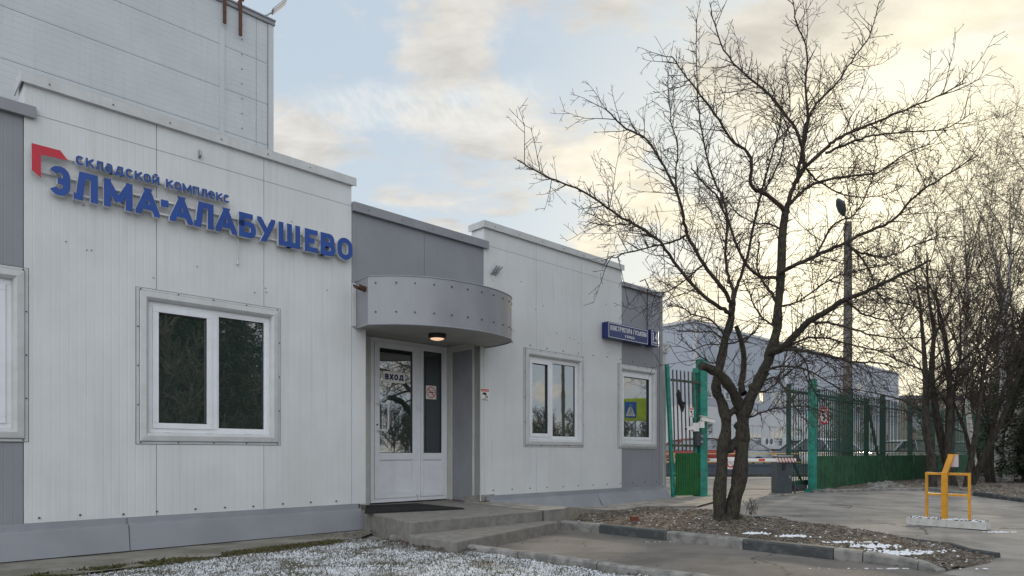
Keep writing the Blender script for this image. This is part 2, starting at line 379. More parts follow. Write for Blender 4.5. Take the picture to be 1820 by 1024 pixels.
# paved path between the kerbs
k2px = [(985, 941), (1065, 949.5), (1184, 963), (1320, 979), (1481, 997.5), (1533, 1002), (1631, 1016), (1668, 1021)]
k2 = [G(*p) for p in k2px]
k2e = k2[-1]+(k2[-1]-k2[-2]).normalized()*1.2
path_poly = [G(700, 962), G(820, 962), G(990, 941)]+k2[1:]+[k2e, Vector((4.2, 3.0, 0)), Vector((3, 1, 0)), Vector((1, 1, 0)), k1e]+k1[::-1]
sheet(path_poly, 'entrance_path', 'path_asphalt', .012)
# planting bed
k3px = [(1151, 908), (1261, 914), (1341, 923), (1414, 934), (1504, 947), (1613, 963), (1682, 972), (1726, 985), (1769, 992)]
k3 = [G(*p) for p in k3px]
bed_poly = [G(985, 930), G(1006, 921), G(1052, 919), G(1101, 915)]+k3+[G(1760, 1000), G(1668, 1019)]+k2[::-1]
_tip = G(1750, 1002)
def bedh(x, y):
    k = min(1, math.hypot(x-_tip.x, y-_tip.y)/2.2); return (nz(x, y, 2.5, .05)+nz(x, y, 9, .02))*(.3+.7*k)+.045*(k-.75)*1.3
sheet(bed_poly, 'planting_bed', 'bed', .045, .12, bedh)
# far bed under the trees
fbp = [G(1450, 877), G(1579, 872), G(1645, 872), G(1728, 881), G(1820, 893), G(2000, 915), Vector((26, 16, 0)), Vector((40, 30, 0)), Vector((24, 36, 0)), Vector((7.12, 16.0, 0))]
def fbh(x, y): return .03+nz(x, y, 1.2, .06)+nz(x, y, 5, .03)
sheet(fbp, 'tree_bed', 'bed_far', .02, .35, fbh)
# pavement by the wall with its ramp
def pvh(x, y):
    u, o = loc((x, y)); tt = min(max((u-.3)/2.0, 0), 1); return max(0, (.285-gz(y))*(1-tt)+.03*tt)
pv = [W(-.2, -.02), W(5.6, -.02), W(6.4, .9), G(1240, 903), G(1151, 903.5), G(1101, 911), G(1052, 915), PZ(1002, 916, .2), PZ(966, 908.3, .285), W(-.35, 1.0)]
sheet(pv, 'pavement', 'concrete', .006, .25, pvh)

pe = [PZ(966, 908.3, .285), PZ(1002, 916, .2), G(1052, 915), G(1101, 911), G(1151, 903.5), G(1240, 903)]
pm = MB()
for a, b in zip(pe[:-1], pe[1:]):
    for k in range(6):
        p, q = a.lerp(b, k/6), a.lerp(b, (k+1)/6)
        zp, zq = [gz(v.y)+.005+pvh(v.x, v.y) for v in (p, q)]
        pm.add([(p.x, p.y, zp), (q.x, q.y, zq), (q.x, q.y, -.05), (p.x, p.y, -.05)], [(0, 1, 2, 3)])
a = W(-.3, 0); b = W(.35, 0); pm.add([(a.x, a.y, .28), (b.x, b.y, .28), (b.x, b.y, .40), (a.x, a.y, .40)], [(0, 1, 2, 3)])
tag(pm.build('pavement_edge', 'concrete_step'), kind='structure')
def kerb(line, wd, h, mats, name, side=1, z0=-.02, jit=.004, lens=None):
    """stones along a polyline; line = front bottom edge, body lies to the 'side'"""
    mb = MB()
    for i in range(len(line)-1):
        a, b = line[i], line[i+1]; d = (b-a); L = d.length; n = lens[i] if lens else max(1, round(L/1.0)); d2 = Vector((d.x, d.y, 0)).normalized()
        nr = Vector((-d2.y, d2.x, 0))*side
        for k in range(n):
            p = a.lerp(b, k/n)+d2*.005; q = a.lerp(b, (k+1)/n)-d2*.005
            h_ = h if not isinstance(h, list) else h[i]; hh = h_+rnd.uniform(-1, 1)*jit; sh = rnd.uniform(-1, 1)*jit
            m = mats[i] if isinstance(mats, list) else mats
            ch = .018
            prof = [(0, z0), (0, hh-ch), (ch, hh), (wd-ch*.5, hh), (wd, hh-ch), (wd, z0)]
            vs = []
            for e in (p, q):
                zz = gz(e.y)
                f_ = 1 if not isinstance(h, list) else (h[i+1]/h[i] if e is q else 1)
                for o_, z_ in prof: vs.append(e+nr*(o_+sh)+Vector((0, 0, (z_ if z_ < 0 else z_*f_)+zz-e.z)))
            c = len(prof)
            fs = [(j, (j+1) % c, c+(j+1) % c, c+j) for j in range(c)]+[list(range(c))[::-1], list(range(c, 2*c))]
            mb.add(vs, fs, m)
    o = mb.build(name); bm = bmesh.new(); bm.from_mesh(o.data); bmesh.ops.recalc_face_normals(bm, faces=bm.faces); bm.to_mesh(o.data); bm.free()
    return tag(o, kind='structure')
kerb(k2, .15, [.125, .125, .125, .125, .125, .115, .09, .03], ['kerb_pale', 'kerb_dark', 'kerb_pale', 'kerb_dark', 'kerb_pale', 'kerb_pale', 'kerb_pale'], 'painted_kerb', 1, lens=[1]*7)
kerb(k1[:1]+k1[1:]+[k1e], .09, .10, 'kerb_grey', 'lawn_kerb', 1)
kerb(k3, .06, .045, 'kerb_dark', 'bed_back_kerb', 1, jit=.012)
kerb([G(1450, 877), G(1579, 872.5), G(1645, 872.5), G(1728, 881.5), G(1820, 893.5), G(2000, 915)], .12, .08, ['kerb_grey', 'kerb_grey', 'kerb_grey', 'kerb_dark', 'kerb_grey'], 'tree_bed_kerb', 1, jit=.02)

# steps
plat = [loc(PZ(727, 928, .285)), (-.36, 1.73)]
pz = .287
sm = MB()
A = [W(-2.12, 0), W(-2.54, 1.73), W(-.36, 1.73), W(.05, 0), W(.05, -.9), W(-2.12, -.9)]
sm.slab([(p.x, p.y) for p in A], -.05, pz, 'concrete_step')
platform = None
st = thing('entrance_steps', 'low worn concrete landing with one step below the entrance door', 'steps', W(-1.3, 1, 0))
def rel(mb, root, name, m=None, bevel=0):
    inv = Matrix.Rotation(-root.rotation_euler.z, 4, 'Z') @ Matrix.Translation(-Vector(root.location))
    mb.v = [tuple(inv @ Vector(p)) for p in mb.v]; return mb.build(name, m, root, bevel)
rel(sm, st, 'landing', None, .012)
s2 = MB(); B = [PZ(729, 948, .15), PZ(727, 952, .15), PZ(812, 963, .15), PZ(991, 927.5, .15), W(-.3, 1.735)]
s2.slab([(p.x, p.y) for p in B], -.05, .15, 'concrete_step'); rel(s2, st, 'step', None, .012)
tag(st.children[0] if st.children else st)

# ------------------------------------------------------------------ office building
bld = thing('office_building', 'single storey office of white and grey metal panels with a curved entrance canopy', 'building', (C0.x, C0.y, 0), ANG)
ZB = .375; ZW = 4.71; ZG = 4.39; TH = .12
uL, u0, u1, uS, uE, u2, u3, u4 = fu(42)-3.5, fu(42), fu(627), fu(650), fu(853), fu(860), fu(1105), fu(1177)
ZC = 2.80
holes = []
def win_rect(px0, px1, yt, yb, pref):
    a, b = fu(px0), fu(px1); zt = fp(pref, yt)[1]; zb = fp(pref, yb)[1]; return a, b, zb, zt
w1 = win_rect(242, 498, 510, 789, 242); w3 = win_rect(931, 1037, 618, 794, 931); w4 = win_rect(1098, 1167, 646, 797, 1098)
w0r = fp(50, 478); w0b = fp(50, 785)[1]; w0 = (w0r[0]-(w1[1]-w1[0]), w0r[0], w0b, w0r[1])
TR = .115
holes = [(a+TR*.6, b-TR*.6, c+TR*.6, d-TR*.6) for a, b, c, d in (w0, w1, w3, w4)]
def wall(mb, xa, xb, za, zb, y0, y1, mm, hs):
    xs = sorted(set([xa, xb]+[x for h in hs for x in h[:2] if xa < x < xb])); zs = sorted(set([za, zb]+[z for h in hs for z in h[2:] if za < z < zb]))
    for i in range(len(xs)-1):
        for j in range(len(zs)-1):
            cx, cz = (xs[i]+xs[i+1])/2, (zs[j]+zs[j+1])/2
            if any(h[0] < cx < h[1] and h[2] < cz < h[3] for h in hs): continue
            mb.box(xs[i], xs[i+1], y0, y1, zs[j], zs[j+1], mm)
def screw(mb, x, z, y, r=.011, m='screw'): mb.cyl((x, y, z), (0, 1, 0), r, .012, 6, m)
wm = MB()
ztop_in = .012
def panels(bounds, za, zb, y0, mm, hs):
    for a, b in zip(bounds[:-1], bounds[1:]): wall(wm, a+.003, b-.003, za, zb, y0, TH, mm, hs)
Wb = [u0, fu(278), fu(469), fu(625)]
panels(Wb, ZB, ZW-.05, 0, 'white_panel', holes)
wm.box(fu(625)+.003, uS, 0, TH, ZB, ZC+.02, 'white_panel')
Wb2 = [u2, fu(953), fu(1033), u3]
panels(Wb2, ZB, ZW-.05, 0, 'white_panel', holes)
wm.box(uE, u2-.003, .0, TH, ZB-.08, ZC+.02, 'white_panel')
panels([uL, uL+1.2, u0-1.19, u0], ZB, ZG-.05, .012, 'grey_panel', holes)
panels([u3, fu(1160), u4], ZB, ZG-.05, .012, 'grey_panel', holes)
gm = [fu(625)+.003, fu(755), u2]
for a, b in zip(gm[:-1], gm[1:]): wm.box(a+.003, b-.003, .012, TH, ZC+.02, ZG-.05, 'grey_panel')
# horizontal seam line near the parapets
for a, b in ((u0, fu(627)), (u2, u3)): wm.box(a, b, -.0015, .01, 4.335, 4.341, 'grey_smooth')
# screws
x = u0+.1
while x < uS-.1: screw(wm, x+rnd.uniform(-.05, .05), ZB+.05+rnd.uniform(-.01, .01), -.003); x += .36
x = u2+.2
while x < u4-.1: screw(wm, x, ZB+.09, -.003 if x < u3 else .009); screw(wm, x, 2.86+.02*rnd.random(), -.003 if x < u3 else .009); x += .42
for a, b in ((u0, u1), (u2, u3)):
    for k in range(12): screw(wm, rnd.uniform(a+.1, b-.1), rnd.choice((3.9, 3.55, 3.0, 3.15)) + rnd.uniform(-.06, .06), -.003, .006)
wm.build('wall', None, bld)
bk = MB()
bk.box(uL, uS-.02, TH, .16, .02, 4.2, 'dark_interior'); bk.box(uE+.02, u4-.01, TH, .16, .02, 4.2, 'dark_interior'); bk.box(uS-.02, uE+.02, TH, .16, ZC+.03, 4.2, 'joint')
bk.build('backing', None, bld)
core = MB()
core.box(uL, u4-.005, 1.0, 9, .0, 4.15, 'grey_panel'); core.box(uL, uS-.9, .165, 1.0, 0, 4.15, 'grey_panel'); core.box(uE+.9, u4-.005, .165, 1.0, 0, 4.15, 'grey_panel')
for a, b, z in ((u0, u1, ZW), (u2, u3, ZW)): core.box(a+.002, b-.002, TH, .30, 4.15, z-.05, 'white_panel')
core.box(uL, u0, TH, .30, 4.16, ZG-.05, 'grey_panel'); core.box(u1, u2, TH, .30, 4.16, ZG-.05, 'grey_panel'); core.box(u3, u4, TH, .30, 4.16, ZG-.05, 'grey_panel')
core.build('rear_block', None, bld)
def cap(a, b, z, m, h=.095, ov=.03):
    c = MB(); n = max(1, round((b-a)/2.5)); L = (b-a)/n
    for k in range(n):
        x0, x1 = a+k*L, a+(k+1)*L
        c.box(x0+(.0 if k else -ov), x1-(.004 if k < n-1 else -ov), -.045, .34, z-.012, z, m); c.box(x0+(.0 if k else -ov), x1-(.004 if k < n-1 else -ov), -.045, -.030, z-h, z-.012, m)
        if k: c.box(x0-.03, x0+.03, -.049, .35, z-.02, z+.004, m)
    c.box(a-ov, a-ov+.012, -.030, .34, z-h, z-.012, m); c.box(a, b, -.031, 0, z-h, z-h+.006, m)
    for k in range(int((b-a)/.55)): screw(c, a+.2+k*.55, z-h*.55, -.048, .007)
    c.build('parapet_cap', None, bld)
cap(u0, u1, ZW, 'trim_white', .105); cap(u2, u3, ZW, 'trim_white', .105); cap(uL, u0+.075, ZG+.005, 'grey_smooth', .11, .02); cap(u1+.01, u2+.05, ZG+.005, 'grey_smooth', .12, .02); cap(u3+.03, u4, ZG, 'grey_smooth', .08)
# corner trim and side box beyond it
ct = MB(); ct.box(u4-.09, u4+.01, -.004, .012, ZB, ZG-.08, 'grey_smooth'); ct.build('corner_trim', None, bld)
sb = MB(); sb.box(u4+.012, u4+.30, .10, .45, .1, fp(1184, 611)[1], 'trim_white'); sb.box(u4+.012, u4+.36, .06, .45, fp(1184, 626)[1], fp(1184, 609)[1], 'trim_white'); sb.build('side_box', None, bld)
# skirt flashings
def skirt(xa, xb, zt, zb0, zb1, out, m='skirt_metal'):
    k = MB()
    prof = lambda zb: [(.0, zt+.008), (-.012, zt+.008), (-.016, zt-.055), (-.078, zt-.064), (-.082, zt-.080), (-out, zb), (.0, zb)]
    vs = [(xa, y, z) for y, z in prof(zb0)]+[(xb, y, z) for y, z in prof(zb1)]; c = 7
    k.add(vs, [(j, c+j, c+(j+1) % c, (j+1) % c) for j in range(c)]+[list(range(c)), list(range(c, 2*c))[::-1]], m)
    k.build('skirt', None, bld)
usk = fu(229, .08)
skirt(uL, usk-.004, ZB, .045, .045, .13); skirt(usk+.004, fu(645, .12), ZB, .045, .045, .13)
um = fu(1065, .12)
skirt(.18, um-.005, ZB, .08, .05, .20); skirt(um+.005, u4+.05, ZB, .05, .05, .24)

def window(rect, split, sashes):
    a, b, zb, zt = rect
    fr = MB(); i0, i1, j0, j1 = a+TR, b-TR, zb+TR, zt-TR
    fr.ring(i0, i1, j0, j1, .055, .035, .10, 'pvc')
    xs = [i0+.055]+[i0+(i1-i0)*s for s in split]+[i1-.055]
    for s in split: x = i0+(i1-i0)*s; fr.box(x-.03, x+.03, .03, .10, j0+.055, j1-.055, 'pvc')
    wo = fr.build('window', None, bld, .004)
    panes = []
    for k in range(len(xs)-1):
        x0 = xs[k]+(.03 if k else 0); x1 = xs[k+1]-(.03 if k < len(xs)-2 else 0); z0, z1 = j0+.055, j1-.055
        if sashes[k]:
            s = MB(); s.ring(x0, x1, z0, z1, .06, .022, .085, 'pvc'); s.ring(x0+.06, x1-.06, z0+.06, z1-.06, .008, .03, .09, 'black'); s.build('sash', None, wo, .004)
            x0 += .068; x1 -= .068; z0 += .068; z1 -= .068
        else:
            s = MB(); s.ring(x0, x1, z0, z1, .018, .04, .09, 'pvc'); s.ring(x0+.018, x1-.018, z0+.018, z1-.018, .008, .05, .09, 'black'); s.build('glazing_bead', None, wo)
            x0 += .026; x1 -= .026; z0 += .026; z1 -= .026
        p = MB(); p.box(x0, x1, .062, .09, z0, z1, 'glass'); p.build('pane', None, wo)
    tr = MB()
    # mitred folded trim: outer flange and raised inner lip
    def frame(o0, o1, y_o, y_i, yb):
        A_ = [(a+o0, zb+o0), (b-o0, zb+o0), (b-o0, zt-o0), (a+o0, zt-o0)]; B_ = [(a+o1, zb+o1), (b-o1, zb+o1), (b-o1, zt-o1), (a+o1, zt-o1)]
        for i in range(4):
            j = (i+1) % 4
            vs = [(A_[i][0], y_o, A_[i][1]), (A_[j][0], y_o, A_[j][1]), (B_[j][0], y_i, B_[j][1]), (B_[i][0], y_i, B_[i][1]),
                  (A_[i][0], yb, A_[i][1]), (A_[j][0], yb, A_[j][1]), (B_[j][0], yb, B_[j][1]), (B_[i][0], yb, B_[i][1])]
            tr.add(vs, [(0, 1, 2, 3), (0, 4, 5, 1), (3, 2, 6, 7)], 'trim_white')
    tr.ring(a-.005, b+.005, zb-.005, zt+.005, .006, -.003, .0, 'joint'); frame(0, .030, -.006, -.008, .0); frame(.030, .038, -.020, -.026, 0); tr.ring(a+.026, b-.026, zb+.026, zt-.026, .005, -.0105, -.004, 'joint'); frame(.038, .090, -.026, -.034, 0); frame(.090, TR, -.034, -.010, .05); frame(TR-.001, TR+.012, -.010, .03, .06)
    for k in range(5):
        xx = a+.04+(b-a-.08)*k/4; screw(tr, xx, zb+.015, -.008, .008); screw(tr, xx, zt-.015, -.008, .008)
    for k in range(1, 4):
        zz = zb+(zt-zb)*k/4; screw(tr, a+.015, zz, -.008, .008); screw(tr, b-.015, zz, -.008, .008)
    for k in range(3): tr.box(i0+(i1-i0)*(.12+.33*k), i0+(i1-i0)*(.12+.33*k)+.05, .02, .04, j0+.012, j0+.024, 'pvc')
    o = tr.build('window_trim', None, wo); bm = bmesh.new(); bm.from_mesh(o.data); bmesh.ops.recalc_face_normals(bm, faces=bm.faces); bm.to_mesh(o.data); bm.free()
    return wo
window(w0, (.5,), (True, True)); window(w1, (.52,), (True, False)); window(w3, (.45,), (True, False)); window(w4, (), (True,))

# recess and door
DR = -fu(0)*0+.80
du0, du1, dus = fu(657, -DR), fu(792, -DR), fu(742, -DR)
zf = pz
rc = MB()
rc.box(uE, uE+.06, .125, DR, zf-.1, ZC, 'grey_smooth'); rc.box(uE+.0, uE+.02, -.006, .12, zf-.0, ZC, 'jamb')
rc.box(uS-.06, uS, .125, DR+.1, zf-.1, ZC, 'jamb'); rc.box(du1+.0, uE, DR-.005, DR+.1, zf-.1, ZC, 'jamb'); rc.box(uS, du0, DR-.005, DR+.1, zf-.1, ZC, 'jamb')
rc.box(uE-.012, uE, .13, .17, zf, ZC, 'jamb'); rc.box(uE-.012, uE, DR-.12, DR-.006, zf, ZC, 'jamb'); rc.box(uE-.012, uE, .171, DR-.121, ZC-.10, ZC, 'jamb')
rc.box(uS-.06, uE+.06, -.0, DR+.1, ZC, ZC+.018, 'soffit')
rc.build('entrance_recess', None, bld)
rub = MB()
for k in range(40):
    xx = uE-.02-rnd.random()*.07 if k % 2 else rnd.uniform(uE-.05, uE+.25); yy = rnd.uniform(.1, .75) if k % 2 else -rnd.random()*.05
    rub.obox((xx, yy, zf+.004), (xx+rnd.uniform(-.03, .03), yy+rnd.uniform(-.03, .03), zf+.012), .02, .01, 'rust')
tag(rub.build('rust_flakes', None, bld), kind='stuff')
zd0, zd1 = zf+.02, ZC-.005
fr = MB(); fr.ring(du0, du1, zd0, zd1, .06, DR-.03, DR+.05, 'pvc'); fr.box(dus-.035, dus+.035, DR-.03, DR+.05, zd0+.06, zd1-.06, 'pvc')
dfo = fr.build('door_frame', None, bld, .004)
sl = MB(); zr = zd0+ (892-812)/(892-612)*(zd1-zd0)+.0
def leaf(name, x0, x1, gl, st=.085):
    d = MB(); d.ring(x0, x1, zd0+.062, zd1-.062, st, DR-.045, DR+.03, 'pvc'); d.box(x0+st, x1-st, DR-.045, DR+.03, zr-.06, zr+.04, 'pvc')
    d.ring(x0+st, x1-st, zd0+.062+st, zr-.06, .014, DR-.034, DR+.02, 'pvc'); d.box(x0+st+.014, x1-st-.014, DR-.02, DR+.01, zd0+.062+st+.014, zr-.074, 'pvc')
    d.ring(x0+st, x1-st, zr+.04, zd1-.062-st, .009, DR-.032, DR+.02, 'black')
    o = d.build(name, None, dfo, .003)
    p = MB(); p.box(x0+st+.009, x1-st-.009, DR-.012, DR+.01, zr+.049, zd1-.062-st-.009, gl); 
    return o, p
dl, dp = leaf('door', du0+.062, dus-.037, 'glass'); dp.build('door_pane', None, dfo)
sl, spn = leaf('side_light', dus+.037, du1-.062, 'glass_side', .05); spn.build('side_pane', None, dfo)
h = MB(); hx = du0+.10; zz0, zz1 = fp(680, 765, -DR)[1], fp(680, 718, -DR)[1]
h.tube([(hx, DR-.045, zz1), (hx+.03, DR-.10, zz1), (hx+.13, DR-.115, zz1), (hx+.155, DR-.115, zz1-.03), (hx+.155, DR-.115, zz0+.03), (hx+.13, DR-.115, zz0), (hx+.03, DR-.10, zz0), (hx, DR-.045, zz0)], .014, 10, 'pvc')
h.cyl((hx, DR-.05, (zz0+zz1)/2-.12), (0, 1, 0), .012, .02, 10, 'black'); h.build('door_handle', None, dfo)
for py in (640, 722, 878):
    hg = MB(); z_ = fp(742, py, -DR)[1]; hg.box(dus-.06, dus+.0, DR-.062, DR-.046, z_-.02, z_+.03, 'pvc'); hg.cyl((dus-.015, DR-.065, z_-.03), (0, 0, 1), .012, .10, 8, 'pvc'); hg.build('hinge', None, dfo)

# canopy
cpz0, cpz1 = 2.72, 3.345
cpts = [(-2.42, 0), (-2.22, .36), (-2.02, .60), (-1.78, .78), (-1.5, .915), (-1.2, .99), (-.9, 1.02), (-.6, 1.0), (-.32, .93), (-.1, .83), (.05, .68), (.13, .48), (.16, .25), (.16, 0)]
def cat(pts, n=6):
    o = []
    for i in range(len(pts)-1):
        p0 = Vector(pts[max(i-1, 0)]); p1 = Vector(pts[i]); p2 = Vector(pts[i+1]); p3 = Vector(pts[min(i+2, len(pts)-1)])
        for k in range(n):
            s = k/n; o.append(.5*((2*p1)+(p2-p0)*s+(2*p0-5*p1+4*p2-p3)*s*s+(3*p1-p0-3*p2+p3)*s**3))
    o.append(Vector(pts[-1])); return o
S_ = k_ = None
cpx = [(fu(632), 0)]+[cpts[1]]; curve = [Vector((fu(632), 0))]+cat(cpts[1:], 5)
cn = MB(); n = len(curve)
vs = [(p.x, -p.y, cpz0-.0) for p in curve]+[(p.x, -p.y, cpz1) for p in curve]
cn.add(vs, [(i, i+1, n+i+1, n+i) for i in range(1, n-1)], 'canopy_metal', True); cn.add([vs[0], vs[1], vs[n+1], vs[n]], [(0, 1, 2, 3)], 'canopy_metal')
cn.add([vs[n+i] for i in range(n)], [list(range(n))], 'canopy_metal')
for i in range(3, n-8, 4):
    p, q = curve[i], curve[min(i+1, n-1)]; tn = (q-p).normalized(); nm = Vector((tn.y, -tn.x))
    if nm.y < 0: nm = -nm
    for z_ in (cpz1-.09, cpz0+.16): cn.cyl((p.x+nm.x*.003, -(p.y+nm.y*.003), z_), (nm.x, -nm.y, 0), .0115, .014, 8, 'rust' if i == 7 else 'screw')
fo = cn.build('canopy', None, bld)
lip = MB(); lip.tube([(p.x, -p.y, cpz0) for p in curve], .012, 6, 'grey_smooth'); lip.tube([(p.x, -p.y, cpz1) for p in curve], .009, 6, 'grey_smooth'); lip.build('canopy_lip', None, fo)
sf = MB(); sf.add([(p.x*1.0, -p.y*.995, cpz0+.004) for p in curve], [list(range(n))], 'soffit'); sf.build('soffit', None, fo)
gt = MB(); gt.box(fu(625), fu(631), -.03, .0, cpz0+.02, cpz1-.03, 'trim_white'); gt.build('canopy_end_trim', None, fo)
sp_ = MB(); a = Vector((fu(648)-.02, -.25, fp(648, 526)[1]+.02)); b = a+Vector((-.30, -.06, .03))
for k in range(7):
    q0 = math.pi*(1+k/7); q1 = math.pi*(1+(k+1)/7); r_ = .06
    f4 = []
    for p in (a, b):
        for q in (q0, q1): f4.append(p+Vector((math.cos(q)*r_*.5, -math.cos(q)*r_*.5, math.sin(q)*r_)))
    sp_.add([f4[0], f4[1], f4[3], f4[2]], [(0, 1, 2, 3)], 'rust')
sp_.cyl(a, (1, 0, 0), .05, .012, 12, 'galv'); sp_.build('rain_spout', None, fo)

# lamp under canopy
pL = P(777, 597, 1); zl = cpz0-.02; Yl = (zl-HC)*F/(HOR-597); xl = (777-CX)/F*Yl
lp = thing('bulkhead_lamp', 'round black bulkhead lamp glowing warm under the entrance canopy', 'lamp', (xl, Yl, zl))
b_ = MB(); b_.cyl((0, 0, 0), (0, 0, 1), .125, .05, 24, 'black'); b_.cyl((0, 0, -.03), (0, 0, 1), .115, .02, 24, 'black', .125); b_.build('housing', None, lp)
b_ = MB()
for k in range(4): b_.cyl((0, 0, -.043-.007*k), (0, 0, 1), .100*math.cos(R(20*(k+1))), .007, 20, 'lamp_lens', .100*math.cos(R(20*k)))
b_.build('lens', None, lp)
# door mat
ma = MB(); q4 = [W(fu(650)+.02, -.50), W(-2.10, .14), W(-2.10, .62), W(-1.05, .62), W(-.72, .15), W(-.72, -.50)]
q4 = [PZ(648, 912, .30), PZ(826, 904, .30), PZ(740, 895.5, .30), PZ(651, 899.5, .30)]
ma.slab([(p.x, p.y) for p in q4], .290, .302, 'rubber')
for k in range(26):
    s = (k+.5)/26; a = q4[0].lerp(q4[3], s); b = q4[1].lerp(q4[2], s); ma.obox(a+Vector((0, 0, .006)), b+Vector((0, 0, .006)), .008, .008, 'rubber')
for k in range(34):
    s = (k+.5)/34; a = q4[0].lerp(q4[1], s); b = q4[3].lerp(q4[2], s); ma.obox(a+Vector((0, 0, .007)), b+Vector((0, 0, .007)), .008, .008, 'rubber')
tag(ma.build('door_mat'), 'black ribbed rubber mat lying before the entrance door', 'mat')

# ------------------------------------------------------------------ stroke lettering
def arc(cx, cz, rx, rz, a0, a1, n=6): return [(cx+rx*math.cos(R(a0+(a1-a0)*k/n)), cz+rz*math.sin(R(a0+(a1-a0)*k/n))) for k in range(n+1)]
O_ = arc(.5, .65, .5, .35, 0, 180, 8)+arc(.5, .35, .5, .35, 180, 360, 8)+[(1, .65)]
C_ = arc(.55, .68, .45, .32, 30, 90, 3)+arc(.42, .68, .42, .32, 90, 180, 4)+arc(.42, .32, .42, .32, 180, 270, 4)+arc(.55, .32, .45, .32, 270, 330, 3)
GL = {
 'О': [O_], 'С': [C_], 'Э': [[(1-x, z) for x, z in C_], [(.35, .5), (1, .5)]],
 'Л': [[(0, 0), (.12, 0), (.3, 1), (1, 1), (1, 0)]], 'П': [[(0, 0), (0, 1), (1, 1), (1, 0)]],
 'М': [[(0, 0), (0, 1)], [(1, 0), (1, 1)], [(.0, 1), (.5, .18)], [(.5, .18), (1, 1)]],
 'А': [[(0, 0), (.5, 1)], [(.5, 1), (1, 0)], [(.2, .26), (.8, .26)]],
 '-': [[(0, .5), (1, .5)]],
 'Б': [[(.95, 1), (0, 1), (0, 0), (.7, 0)]+arc(.72, .29, .28, .29, -90, 90, 6)+[(0, .58)]],
 'У': [[(0, 1), (.52, .38)], [(1, 1), (.36, 0)]],
 'Ш': [[(0, 1), (0, 0), (1, 0), (1, 1)], [(.5, 0), (.5, 1)]],
 'Е': [[(1, 1), (0, 1), (0, 0), (1, 0)], [(0, .5), (.88, .5)]],
 'В': [[(0, 0), (0, 1), (.62, 1)]+arc(.68, .76, .24, .24, 90, -90, 5)+[(0, .52)], [(.0, .52), (.68, .52)]+arc(.72, .26, .28, .26, 90, -90, 5)+[(0, 0)]],
 'Р': [[(0, 0), (0, 1), (.62, 1)]+arc(.7, .73, .3, .27, 90, -90, 5)+[(0, .46)]],
 'К': [[(0, 0), (0, 1)], [(.12, .5), (1, 1)], [(.35, .58), (1, 0)]],
 'Н': [[(0, 0), (0, 1)], [(1, 0), (1, 1)], [(0, .5), (1, .5)]],
 'Т': [[(0, 1), (1, 1)], [(.5, 0), (.5, 1)]], 'Г': [[(0, 0), (0, 1), (1, 1)]],
 'Ь': [[(0, 1), (0, 0), (.65, 0)]+arc(.7, .28, .3, .28, -90, 90, 5)+[(0, .56)]],
 'И': [[(0, 0), (0, 1)], [(1, 0), (1, 1)], [(0, .1), (1, .9)]],
 'Ц': [[(0, 1), (0, 0), (1, 0), (1, -.25)], [(.85, 0), (.85, 1)]],
 'Д': [[(0, -.28), (0, 0), (1, 0), (1, -.28)], [(.14, 0), (.42, 1), (.86, 1), (.86, 0)]],
 'Х': [[(0, 0), (1, 1)], [(0, 1), (1, 0)]],
 'Й': [[(0, 0), (0, 1)], [(1, 0), (1, 1)], [(0, .1), (1, .9)], [(.2, 1.4), (.4, 1.25), (.6, 1.25), (.8, 1.4)]],
 'а': [[(.15, 1), (.65, 1)]+arc(.7, .7, .3, .3, 90, 0, 3)+[(1, 0)], [(1, .56), (.3, .56)]+arc(.3, .28, .3, .28, 90, 270, 5)+[(1, 0)]],
 'е': [[(0, .5), (1, .5), (1, .65)]+arc(.5, .65, .5, .35, 0, 180, 6)+arc(.5, .35, .5, .35, 180, 270, 3)+[(.9, 0)]],
 '1': [[(.15, .78), (.55, 1), (.55, 0)]], '4': [[(.75, 0), (.75, 1), (0, .3), (1, .3)]],
 '5': [[(.95, 1), (.1, 1), (.08, .56), (.55, .6)]+arc(.6, .3, .4, .3, 80, -90, 6)+[(.05, .05)]],
}
WD = {'М': 1.3, 'Ш': 1.35, '-': .5, 'Г': .8, '1': .6, ' ': .55, 'Д': 1.3, 'д': 1.3, 'О': 1.02, 'м': 1.3}
def clip(poly, x0, x1, z0, z1):
    for ax, lim, sg in ((0, x0, 1), (0, x1, -1), (1, z0, 1), (1, z1, -1)):
        out_ = []
        for i in range(len(poly)):
            a, b = poly[i], poly[(i+1) % len(poly)]; da, db = (a[ax]-lim)*sg, (b[ax]-lim)*sg
            if da >= 0: out_.append(a)
            if (da >= 0) != (db >= 0): s = da/(da-db); out_.append((a[0]+(b[0]-a[0])*s, a[1]+(b[1]-a[1])*s))
        poly = out_
        if len(poly) < 3: return []
    return poly
